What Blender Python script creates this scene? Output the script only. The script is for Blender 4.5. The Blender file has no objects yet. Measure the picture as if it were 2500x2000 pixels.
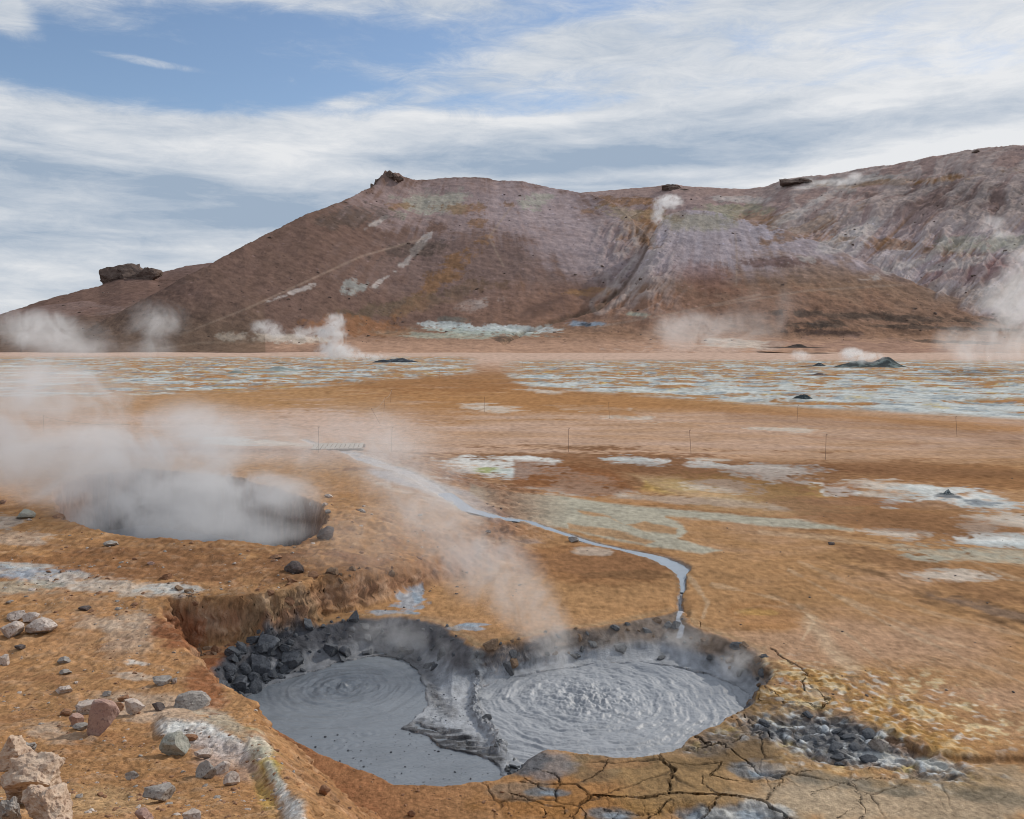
import bpy, bmesh, math, random
import numpy as np
from mathutils import Vector, noise as mnoise

# ------------------------------------------------------------------ camera, sky, sun, exposure
F = 1867.0; CU = 1078.0; CV = 862.5; HV = 715.0; CAMZ = 4.5     # working pixels: 2156 x 1725
PITCH = math.atan((CV - HV) / F)
sc = bpy.context.scene
COL = sc.collection
cam_d = bpy.data.cameras.new("camera"); cam = bpy.data.objects.new("camera", cam_d); COL.objects.link(cam)
cam.location = (0, 0, CAMZ); cam.rotation_euler = (math.pi / 2 - PITCH, 0, 0)
cam_d.sensor_fit = 'HORIZONTAL'; cam_d.sensor_width = 36.0; cam_d.lens = 36.0 * F / 2156.0
cam_d.clip_start = 0.05; cam_d.clip_end = 20000
sc.camera = cam
sc.view_settings.view_transform = 'Standard'; sc.view_settings.look = 'None'
sc.view_settings.gamma = 1.0; sc.view_settings.use_curve_mapping = False
sc.view_settings.exposure = 0.0
SUN_EL = math.radians(33); SUN_AZ = math.radians(52)      # azimuth to the right of +Y
sd = bpy.data.lights.new("sun", 'SUN'); sun = bpy.data.objects.new("sun", sd); COL.objects.link(sun)
sd.energy = 2.85; sd.angle = math.radians(1.0); sd.color = (1.0, 0.93, 0.83)
sdir = Vector((math.sin(SUN_AZ) * math.cos(SUN_EL), math.cos(SUN_AZ) * math.cos(SUN_EL), math.sin(SUN_EL)))
sun.rotation_euler = sdir.to_track_quat('Z', 'Y').to_euler(); sun.location = sdir * 50
cy = sc.cycles
cy.max_bounces = 4; cy.diffuse_bounces = 2; cy.glossy_bounces = 2; cy.transmission_bounces = 2
cy.volume_bounces = 2; cy.transparent_max_bounces = 8
cy.volume_step_rate = 0.4; cy.volume_max_steps = 256
cy.use_denoising = True; cy.pixel_filter_type = 'BLACKMAN_HARRIS'; cy.filter_width = 1.05; cy.caustics_reflective = False; cy.caustics_refractive = False


class NT:
    """small helper that writes shader node chains"""
    def __init__(s, tree): s.t = tree; s.n = tree.nodes; s.l = tree.links
    def put(s, sock, v):
        if isinstance(v, bpy.types.NodeSocket): s.l.new(v, sock)
        elif isinstance(v, (tuple, list)):
            d = sock.default_value
            sock.default_value = tuple(v) + ((1.0,) if len(d) == 4 and len(v) == 3 else ())
        else:
            try: sock.default_value = v
            except TypeError: sock.default_value = (v, v, v)
    def m(s, op, a, b=None, c=None, clamp=False):
        n = s.n.new('ShaderNodeMath'); n.operation = op; n.use_clamp = clamp
        s.put(n.inputs[0], a)
        if b is not None: s.put(n.inputs[1], b)
        if c is not None: s.put(n.inputs[2], c)
        return n.outputs[0]
    def v(s, op, a, b=None, out=0):
        n = s.n.new('ShaderNodeVectorMath'); n.operation = op
        s.put(n.inputs[0], a)
        if b is not None:
            if op == 'SCALE': s.put(n.inputs['Scale'], b)
            else: s.put(n.inputs[1], b)
        return n.outputs[1] if op in ('LENGTH', 'DOT_PRODUCT', 'DISTANCE') else n.outputs[0]
    def mix(s, f, a, b, blend='MIX'):
        n = s.n.new('ShaderNodeMix'); n.data_type = 'RGBA'; n.blend_type = blend
        s.put(n.inputs[0], f); s.put(n.inputs[6], a); s.put(n.inputs[7], b)
        return n.outputs[2]
    def ss(s, x, lo, hi):
        n = s.n.new('ShaderNodeMapRange'); n.interpolation_type = 'SMOOTHSTEP'
        s.put(n.inputs[0], x); n.inputs[1].default_value = lo; n.inputs[2].default_value = hi
        return n.outputs[0]
    def noise(s, vec, scale, detail=4, rough=0.5, dist=0.0, lac=2.0, typ='FBM'):
        n = s.n.new('ShaderNodeTexNoise'); n.noise_type = typ
        if vec is not None: s.put(n.inputs['Vector'], vec)
        n.inputs['Scale'].default_value = scale; n.inputs['Detail'].default_value = detail
        n.inputs['Roughness'].default_value = rough; n.inputs['Distortion'].default_value = dist
        n.inputs['Lacunarity'].default_value = lac
        return n.outputs[0]
    def comb(s, x, y, z):
        n = s.n.new('ShaderNodeCombineXYZ'); s.put(n.inputs[0], x); s.put(n.inputs[1], y); s.put(n.inputs[2], z)
        return n.outputs[0]
    def sep(s, v):
        n = s.n.new('ShaderNodeSeparateXYZ'); s.put(n.inputs[0], v); return n.outputs


def px_az(u): return math.atan((u - CU) / F)
def px_el(u, v): return math.atan((HV - v) / F * math.cos(px_az(u)))


world = bpy.data.worlds.new("World"); sc.world = world; world.use_nodes = True
wt = world.node_tree; wt.nodes.clear(); W = NT(wt)
sky = wt.nodes.new('ShaderNodeTexSky'); sky.sky_type = 'NISHITA'; sky.sun_disc = False
sky.sun_elevation = SUN_EL; sky.sun_rotation = SUN_AZ; sky.altitude = 350; sky.air_density = 1.0; sky.dust_density = 0.6; sky.ozone_density = 2.5
tc = wt.nodes.new('ShaderNodeTexCoord')
D = tc.outputs['Generated']
sx, sy, sz = W.sep(D)
az = W.m('ARCTAN2', sx, sy)
el = W.m('ARCSINE', sz)
A = W.comb(az, el, 0.0)
zz = W.m('ADD', W.m('MAXIMUM', sz, 0.0), 0.05)
PL = W.comb(W.m('DIVIDE', sx, zz), W.m('DIVIDE', sy, zz), 0.0)       # the cloud deck
def deck(rot, sx_, sy_):
    n = wt.nodes.new('ShaderNodeMapping'); n.vector_type = 'POINT'; wt.links.new(PL, n.inputs[0])
    n.inputs['Rotation'].default_value = (0, 0, math.radians(rot)); n.inputs['Scale'].default_value = (sx_, sy_, 1)
    return n.outputs[0]
nbig = W.noise(A, 3.2, 3, 0.5, 0.3)
def sblob(u, v, ru, rv, warp=0.5, rot=0.0):
    """a soft patch of the sky, centred on a direction"""
    c = (px_az(u), px_el(u, v), 0)
    n = wt.nodes.new('ShaderNodeMapping'); n.vector_type = 'TEXTURE'
    wt.links.new(A, n.inputs[0]); n.inputs['Location'].default_value = c
    n.inputs['Rotation'].default_value = (0, 0, math.radians(rot)); n.inputs['Scale'].default_value = (ru / F, rv / F, 1)
    l = W.v('LENGTH', n.outputs[0])
    if warp: l = W.m('ADD', l, W.m('MULTIPLY', W.m('SUBTRACT', nbig, 0.5), warp))
    return W.ss(l, 1.25, 0.35)
def fibre(rot, a_, b_):
    n = wt.nodes.new('ShaderNodeMapping'); n.vector_type = 'POINT'; wt.links.new(A, n.inputs[0])
    n.inputs['Rotation'].default_value = (0, 0, math.radians(rot)); n.inputs['Scale'].default_value = (a_, b_, 1)
    return n.outputs[0]
streak = W.noise(fibre(14, 1.6, 5.5), 2.4, 9, 0.66, 0.35)
streak2 = W.noise(fibre(8, 1.5, 4.5), 3.0, 9, 0.62, 0.25)
fib = W.noise(fibre(24, 3.0, 12.0), 4.5, 9, 0.72, 0.6)
band = W.noise(W.comb(W.m('MULTIPLY', az, 1.0), W.m('MULTIPLY', el, 6.5), 3.0), 4.0, 6, 0.55, 0.4)
gap = W.m('MAXIMUM', sblob(330, 165, 620, 88, 0.35), W.m('MAXIMUM', W.m('MULTIPLY', sblob(1060, 235, 240, 36, 0.7), 0.55), W.m('MULTIPLY', sblob(620, 110, 420, 75, 0.6), 0.85)))
gap = W.m('MAXIMUM', gap, W.m('MULTIPLY', sblob(1180, 40, 380, 40, 0.7, 10), 0.35))
cov = W.m('ADD', W.m('MULTIPLY', W.m('SUBTRACT', streak, 0.5), 1.9), W.m('MULTIPLY', W.m('SUBTRACT', fib, 0.5), 1.15))
cov = W.m('ADD', cov, 0.92)
cov = W.m('SUBTRACT', cov, W.m('MULTIPLY', gap, 1.05))
cov = W.m('ADD', cov, W.m('MULTIPLY', sblob(20, 40, 110, 45, 0.6, -35), 0.8))
cov = W.m('ADD', cov, W.m('MULTIPLY', sblob(330, 148, 130, 12, 0.9, -4), 0.75))
cov = W.m('ADD', cov, W.m('MULTIPLY', sblob(760, 225, 80, 16, 0.9, 10), 0.45))
low = W.ss(el, px_el(CU, 215), px_el(CU, 262))
cov = W.m('ADD', cov, W.m('MULTIPLY', W.m('MULTIPLY', low, 0.55), W.m('SUBTRACT', 1.0, W.m('MULTIPLY', gap, 0.85))))
cov = W.m('ADD', cov, W.m('MULTIPLY', sblob(1700, 180, 620, 190, 0.5), 0.12))
cov = W.m('MULTIPLY', W.ss(cov, 0.10, 1.15), 0.97)
# light and grey parts of the clouds
lit = W.m('ADD', 0.55, W.m('MULTIPLY', W.m('SUBTRACT', streak2, 0.5), 0.9))
lit = W.m('ADD', lit, W.m('MULTIPLY', W.m('SUBTRACT', fib, 0.5), 1.0))
lit = W.m('ADD', lit, W.m('MULTIPLY', W.m('MULTIPLY', W.m('SUBTRACT', band, 0.5), 2.0), low))
lit = W.m('ADD', lit, W.m('MULTIPLY', sblob(1950, 170, 560, 130, 0.5), 0.30))
lit = W.m('ADD', lit, W.m('MULTIPLY', sblob(1950, 345, 420, 45, 0.4, 6), 0.5))
lit = W.m('ADD', lit, W.m('MULTIPLY', sblob(300, 290, 500, 60, 0.6), 0.3))
lit = W.m('ADD', lit, W.m('MULTIPLY', sblob(1100, 275, 120, 22, 0.8), 0.3))
lit = W.m('SUBTRACT', lit, W.m('MULTIPLY', sblob(1560, 310, 480, 50, 0.6, 4), 0.62))
lit = W.m('SUBTRACT', lit, W.m('MULTIPLY', sblob(330, 430, 600, 60, 0.6), 0.5))
lit = W.m('SUBTRACT', lit, W.m('MULTIPLY', sblob(1050, 345, 420, 35, 0.6), 0.3))
lit = W.m('SUBTRACT', lit, W.m('MULTIPLY', sblob(40, 330, 120, 60, 0.4), 0.25))
lit = W.m('MINIMUM', W.m('MAXIMUM', lit, 0.0), 1.15)
CL_D = (3.4, 4.25, 5.4); CL_L = (8.1, 8.2, 8.35)
ccol = W.mix(lit, CL_D, CL_L)
skyc = W.mix(1.0, sky.outputs[0], (1.25, 1.20, 1.18), 'MULTIPLY')
fin = W.mix(cov, skyc, ccol)
bg = wt.nodes.new('ShaderNodeBackground'); wt.links.new(fin, bg.inputs[0]); bg.inputs[1].default_value = 0.1
wo = wt.nodes.new('ShaderNodeOutputWorld'); wt.links.new(bg.outputs[0], wo.inputs[0])

# ------------------------------------------------------------------ projection helpers
CP, SP = math.cos(PITCH), math.sin(PITCH)
def ray(u, v):
    a = (np.asarray(u, float) - CU) / F; b = -(np.asarray(v, float) - CV) / F
    return a, CP + b * SP, -SP + b * CP
def at_z(u, v, z=0.0):
    dx, dy, dz = ray(u, v); t = (z - CAMZ) / dz
    return dx * t, dy * t
def at_y(u, v, Y):
    dx, dy, dz = ray(u, v); t = Y / dy
    return Vector((float(dx * t), float(Y), float(CAMZ + dz * t)))
def proj(x, y, z):
    zc = z - CAMZ
    dep = y * CP - zc * SP; up = y * SP + zc * CP
    dep = np.maximum(dep, 0.05)
    return CU + F * x / dep, CV - F * up / dep
def ss(x, lo, hi):
    t = np.clip((x - lo) / (hi - lo), 0, 1); return t * t * (3 - 2 * t)
def mixc(c, m, col):
    m = np.clip(m, 0, 1)[:, None]; return c * (1 - m) + np.asarray(col, np.float32)[None, :] * m if np.ndim(col) == 1 else c * (1 - m) + col * m

rng = np.random.RandomState(11)
PERM = np.concatenate([rng.permutation(256)] * 3).astype(np.int32)
_g = rng.rand(256) * 2 * np.pi
GX = np.cos(_g).astype(np.float32); GY = np.sin(_g).astype(np.float32)
def pn(x, y, seed=0):
    """2-D gradient noise, about -0.7 to 0.7"""
    x = np.asarray(x, np.float32) + np.float32(seed * 17.31); y = np.asarray(y, np.float32) - np.float32(seed * 9.77)
    xi = np.floor(x); yi = np.floor(y); fx = x - xi; fy = y - yi
    xi = xi.astype(np.int32) & 255; yi = yi.astype(np.int32) & 255
    ux = fx * fx * fx * (fx * (fx * 6 - 15) + 10); uy = fy * fy * fy * (fy * (fy * 6 - 15) + 10)
    p0 = PERM[xi]; p1 = PERM[(xi + 1) & 255]
    a = PERM[p0 + yi]; b = PERM[p1 + yi]; c = PERM[p0 + ((yi + 1) & 255)]; d = PERM[p1 + ((yi + 1) & 255)]
    n00 = GX[a] * fx + GY[a] * fy; n10 = GX[b] * (fx - 1) + GY[b] * fy
    n01 = GX[c] * fx + GY[c] * (fy - 1); n11 = GX[d] * (fx - 1) + GY[d] * (fy - 1)
    n0 = n00 + ux * (n10 - n00); n1 = n01 + ux * (n11 - n01)
    return n0 + uy * (n1 - n0)
def fbm(x, y, wl, octs=4, seed=0, gain=0.5, sp=None, ridged=False):
    """wl: wavelength in metres of the first octave; sp: mesh spacing, octaves finer than it fade out"""
    out = 0.0; amp = 1.0; tot = 0
    for k in range(octs):
        n = pn(x / wl, y / wl, seed + k * 3)
        if ridged: n = 0.5 - np.abs(n) * 1.6
        if sp is not None: n = n * np.clip(wl / sp / 2.0 - 1, 0, 1)
        out = out + n * amp; tot += amp; amp *= gain; wl *= 0.5
    return out / tot * (1.6 if not ridged else 1)
def fine(x, y, sp, seed=0, lo=2.2, hi=14):
    """grain: only the octaves that are a few mesh cells wide at each place"""
    out = np.zeros(x.shape, np.float32); wl = .016; k = 0
    while wl < 12:
        q = wl / sp; m = (q > lo) & (q < hi)
        if m.any(): out[m] += pn(x[m] / wl, y[m] / wl, seed + k) * np.minimum((q[m] - lo) / lo, (hi - q[m]) / hi * 2).clip(0, 1)
        wl *= 1.6; k += 3
    return out
def seg_dist(px, py, poly, closed=True):
    """distance to a polyline and the position (index + fraction) of the nearest point along it"""
    best = np.full(px.shape, 1e9, np.float32); idx = np.zeros(px.shape, np.float32)
    n = len(poly); m = n if closed else n - 1
    for i in range(m):
        ax, ay = poly[i]; bx, by = poly[(i + 1) % n]
        dx, dy = bx - ax, by - ay; L = dx * dx + dy * dy + 1e-12
        t = np.clip(((px - ax) * dx + (py - ay) * dy) / L, 0, 1)
        d = np.hypot(px - ax - t * dx, py - ay - t * dy)
        k = d < best; best = np.where(k, d, best); idx = np.where(k, i + t, idx)
    return best, idx
def inside(px, py, poly):
    c = np.zeros(px.shape, bool); n = len(poly)
    for i in range(n):
        ax, ay = poly[i]; bx, by = poly[(i + 1) % n]
        if ay == by: continue
        k = ((ay > py) != (by > py)) & (px < (bx - ax) * (py - ay) / (by - ay) + ax)
        c ^= k
    return c
def sdf(px, py, poly):
    d, i = seg_dist(px, py, poly); return np.where(inside(px, py, poly), d, -d), i      # positive inside
def polyz(pts, z=0.0):
    out = []
    for p in pts:
        zz_ = p[2] if len(p) > 2 else z
        x, y = at_z(p[0], p[1], zz_); out.append((float(x), float(y)))
    return out

# ------------------------------------------------------------------ the lie of the land
MUDZ = -0.42; PITZ = -1.3
HIGH = [(900, 1180, .2, 1.2), (840, 1205, .3, .5), (760, 1222, .4, .4), (650, 1232, .5, .30), (635, 1244, .55, .26), (560, 1252, .62, .28), (460, 1254, .65, .28), (350, 1258, .65, .30),
        (335, 1290, .65, .35), (375, 1340, .65, .45), (405, 1390, .65, .40), (440, 1440, .65, .35), (500, 1490, .7, .5), (545, 1545, .85, .8),
        (575, 1600, 1.05, 1.2), (600, 1660, 1.25, 1.7), (640, 1725, 1.5, 2.0), (700, 1850, 1.9, 2.2)]
HP = polyz(HIGH); HW = [p[3] for p in HIGH]
for x, y, w in [(.3, 3.0, 2.2), (.9, 1.5, 2.5), (.9, -6, 3), (-30, -6, 3), (-60, 10, 3), (-60, 34, 8), (-8, 30, 8), (-2.2, 25, 4), (-1.6, 20, 3)]:
    HP.append((x, y)); HW.append(w)
HWA = np.array(HW + [HW[0]])
RIM = polyz([(440, 1405), (478, 1372), (535, 1345), (600, 1330), (680, 1314), (760, 1302), (850, 1298), (930, 1317), (975, 1345), (1003, 1366),
             (1060, 1355), (1110, 1343), (1180, 1325), (1250, 1318), (1320, 1305), (1380, 1292), (1425, 1280), (1440, 1283), (1462, 1312), (1500, 1330), (1560, 1350),
             (1608, 1380), (1637, 1410), (1625, 1435), (1603, 1450), (1600, 1478), (1560, 1500), (1500, 1530), (1450, 1552), (1442, 1572), (1380, 1592),
             (1290, 1595), (1225, 1588), (1150, 1578), (1128, 1596), (1108, 1608), (1080, 1632), (1040, 1645), (960, 1656), (880, 1656), (830, 1652), (760, 1625), (700, 1600), (640, 1575),
             (600, 1555), (520, 1497), (470, 1467), (445, 1440)])
MUDL_PX = [(505, 1478), (560, 1445), (640, 1420), (720, 1392), (800, 1381), (850, 1388), (880, 1415), (897, 1450), (905, 1487), (880, 1512), (850, 1535),
           (905, 1550), (930, 1575), (960, 1582), (1010, 1590), (1050, 1612), (1085, 1655), (1040, 1700), (950, 1715), (830, 1712), (740, 1675), (640, 1612), (600, 1580), (560, 1540), (510, 1492)]
MUDR_PX = [(1008, 1450), (1050, 1434), (1130, 1416), (1240, 1400), (1350, 1396), (1430, 1406), (1500, 1422), (1550, 1443), (1582, 1465), (1575, 1495),
           (1500, 1540), (1455, 1590), (1400, 1650), (1290, 1660), (1170, 1645), (1090, 1605), (1055, 1572), (1045, 1545), (1012, 1510), (1000, 1472)]
MUDL = polyz(MUDL_PX, MUDZ); MUDR = polyz(MUDR_PX, MUDZ)
PIT = polyz([(112, 1062), (128, 1098), (180, 1118), (240, 1132), (350, 1144), (430, 1148), (480, 1145), (545, 1150), (600, 1158), (640, 1152), (670, 1128), (694, 1095), (680, 1068),
             (640, 1048), (570, 1025), (500, 1005), (400, 995), (300, 985), (180, 1000), (110, 1030)], .55)
CHAN = polyz([(640, 925), (720, 955), (770, 985), (850, 1025), (930, 1062), (985, 1090), (1050, 1100), (1110, 1104), (1180, 1122), (1250, 1142), (1330, 1160), (1390, 1174), (1425, 1190), (1434, 1215), (1438, 1240), (1434, 1262), (1431, 1292), (1428, 1320)])
CHW = np.array([.12, .25, .40, .36, .26, .17, .15, .11, .09, .08, .09, .20, .24, .06, .045, .04, .045, .05])
def Z2(pts): return [(1078 + a / 2.0, 1121 + b / 2.0) for a, b in pts]
CRACKS = [(Z2([(1085, 488), (1105, 495), (1135, 530), (1200, 565), (1240, 600), (1225, 640), (1232, 680)]), .020), (Z2([(615, 945), (640, 975), (685, 1000), (665, 1050), (675, 1105)]), .026),
          (Z2([(265, 1163), (330, 1130), (350, 1115), (440, 1122), (560, 1118), (680, 1105), (760, 1108), (890, 1115), (980, 1120), (1060, 1135), (1120, 1165), (1180, 1207)]), .024),
          (Z2([(30, 1055), (130, 1065), (270, 1065), (340, 1115)]), .016), (Z2([(890, 890), (940, 930), (1000, 970), (1080, 1005), (1140, 1025), (1200, 1012), (1260, 1010)]), .014),
          (Z2([(1140, 1025), (1140, 1050), (1110, 1095), (1070, 1130)]), .014), (Z2([(880, 965), (870, 1000), (850, 1015), (840, 1030), (930, 1050), (1060, 1048), (1135, 1038)]), .014),
          (Z2([(0, 1105), (60, 1120), (130, 1150), (210, 1160), (222, 1190)]), .010), (Z2([(100, 1000), (180, 1020), (200, 1055)]), .012),
          (Z2([(395, 940), (397, 970), (380, 1005), (340, 1035), (290, 1055)]), .008), (Z2([(800, 1010), (805, 1060), (890, 1115)]), .008), (Z2([(895, 1118), (850, 1150), (800, 1180), (785, 1215)]), .018),
          (Z2([(665, 1128), (620, 1160), (580, 1210)]), .014), (Z2([(270, 1160), (265, 1215)]), .018), (Z2([(1260, 1110), (1310, 1090), (1380, 1060), (1500, 1035), (1600, 1045), (1700, 1040)]), .009),
          (Z2([(1430, 1060), (1480, 1110), (1480, 1215)]), .009), (Z2([(905, 880), (860, 895), (800, 900), (735, 907)]), .018), (Z2([(960, 770), (1050, 830), (1100, 880), (1060, 840)]), .014),
          (Z2([(1050, 640), (1100, 680), (1130, 720), (1230, 720), (1310, 740), (1330, 700)]), .012), (Z2([(735, 850), (790, 862), (820, 890), (790, 880)]), .022), (Z2([(820, 890), (930, 880), (1050, 830)]), .014),
          (Z2([(785, 400), (792, 380), (788, 365)]), .008), (Z2([(1305, 745), (1310, 700), (1250, 640)]), .008), (Z2([(1380, 1207), (1400, 1170), (1450, 1160)]), .006),
          (Z2([(380, 1170), (470, 1172), (560, 1185)]), .008), (Z2([(120, 1165), (150, 1200)]), .01), (Z2([(420, 1215), (440, 1180)]), .008), (Z2([(1500, 995), (1560, 975), (1650, 985)]), .006),
          ([(1100, 1640), (1130, 1655), (1150, 1668)], .010), ([(560, 1510), (600, 1525), (632, 1540)], .008), ([(620, 1625), (650, 1640), (668, 1650)], .006)]
CRW = [(polyz(c), w) for c, w in CRACKS]
LIP = polyz([(1000, 1372), (1004, 1410), (1003, 1450), (1000, 1485), (1025, 1515), (1048, 1540), (1052, 1565)], -.3)
ZIN_Y = [-20, 1, 3, 4.2, 5.5, 6.7, 8.5, 10.5, 14, 20, 34]
ZIN_Z = [2.9, 2.9, 2.6, 2.1, 1.55, 1.25, .88, .68, .64, .60, .45]

def geo(x, y):
    """shared distance fields"""
    g = {}
    wx = x + .10 * fbm(x, y, .9, 3, 5) ; wy = y + .10 * fbm(x, y, .9, 3, 6)
    sx2 = x + .035 * fbm(x, y, .22, 2, 8); sy2 = y + .035 * fbm(x, y, .22, 2, 9)
    near = (y < 45)
    def part(fn, mask, default):
        out = [np.full(x.shape, d, np.float32) for d in default]
        if mask.any():
            r = fn(mask)
            for o, v in zip(out, r): o[mask] = v
        return out
    hx = x + .16 * fbm(x, y, .5, 4, 25, .6); hy_ = y + .16 * fbm(x, y, .5, 4, 26, .6)
    g['high'], g['hi'] = part(lambda m: sdf(hx[m], hy_[m], HP), y < 60, (-9, 0))
    m = (y > 7.5) & (y < 16) & (np.abs(x) < 7)
    g['rim'], _ = part(lambda m: sdf(x[m] + .06 * fbm(x[m], y[m], .35, 3, 11), y[m] + .06 * fbm(x[m], y[m], .35, 3, 12), RIM), m, (-9, 0))
    g['mudl'], _ = part(lambda m: sdf(sx2[m], sy2[m], MUDL), m, (-9, 0))
    g['mudr'], _ = part(lambda m: sdf(sx2[m], sy2[m], MUDR), m, (-9, 0))
    g['lip'], _ = part(lambda m: seg_dist(sx2[m], sy2[m], LIP, False), m, (9, 0))
    m2 = (y > 12) & (y < 32) & (x < 0) & (x > -16)
    g['pit'], _ = part(lambda m: sdf(x[m] + .12 * fbm(x[m], y[m], .8, 4, 14), y[m] + .12 * fbm(x[m], y[m], .8, 4, 15), PIT), m2, (-9, 0))
    m3 = (y > 12) & (y < 50) & (x > -14) & (x < 6)
    g['ch'], g['chi'] = part(lambda m: seg_dist(x[m] + .10 * fbm(x[m], y[m], .6, 4, 17), y[m] + .10 * fbm(x[m], y[m], .6, 4, 18), CHAN, False), m3, (9, 0))
    cr = np.zeros(x.shape, np.float32); crw = np.zeros(x.shape, np.float32)
    m4 = (y > 6.5) & (y < 15) & (x > -4) & (x < 7)
    cx = x + .035 * fbm(x, y, .35, 5, 21, .6); cyy = y + .035 * fbm(x, y, .35, 5, 22, .6)
    for poly, w in CRW:
        ax = min(p[0] for p in poly) - .2; bx = max(p[0] for p in poly) + .2; ay = min(p[1] for p in poly) - .2; by = max(p[1] for p in poly) + .2
        m = m4 & (x > ax) & (x < bx) & (y > ay) & (y < by)
        if not m.any(): continue
        d, i = seg_dist(cx[m], cyy[m], poly, False)
        L = len(poly) - 1
        ww = .62 * w * (.45 + .55 * np.sin(np.pi * np.clip(i / L, .12, .88))) * (1 + .5 * pn(x[m] * 7, y[m] * 7, 3))
        cr[m] = np.maximum(cr[m], ss(d, ww * 1.3, ww * .45) * np.clip(w / .018, .35, 1))
        crw[m] = np.maximum(crw[m], ss(d, .16, .0) * np.clip(w / .02, .3, 1))
    g['crack'] = cr; g['crackw'] = crw
    return g

def plates(x, y, s, seed):
    """distance to the nearest border of irregular plates about s metres wide"""
    X = x / s; Y = y / s; xi = np.floor(X).astype(int); yi = np.floor(Y).astype(int); f1 = np.full(x.shape, 9.); f2 = f1.copy()
    for i in (-1, 0, 1):
        for j in (-1, 0, 1):
            a = PERM[((xi + i + seed) & 255)]; a = PERM[a + ((yi + j) & 255)]; b = PERM[a + 7]
            d = np.hypot(X - xi - i - a / 256., Y - yi - j - b / 256.); f2 = np.minimum(f2, np.maximum(d, f1)); f1 = np.minimum(f1, d)
    return (f2 - f1) * s
def ell(u, v, cu, cv, ru, rv, soft=.35, rot=0.0, w=0.0):
    du = (u - cu); dv = (v - cv)
    if rot:
        c, s = math.cos(math.radians(rot)), math.sin(math.radians(rot)); du, dv = du * c + dv * s, -du * s + dv * c
    return ss(np.hypot(du / ru, dv / rv) + w, 1 + soft, 1 - soft)

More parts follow.
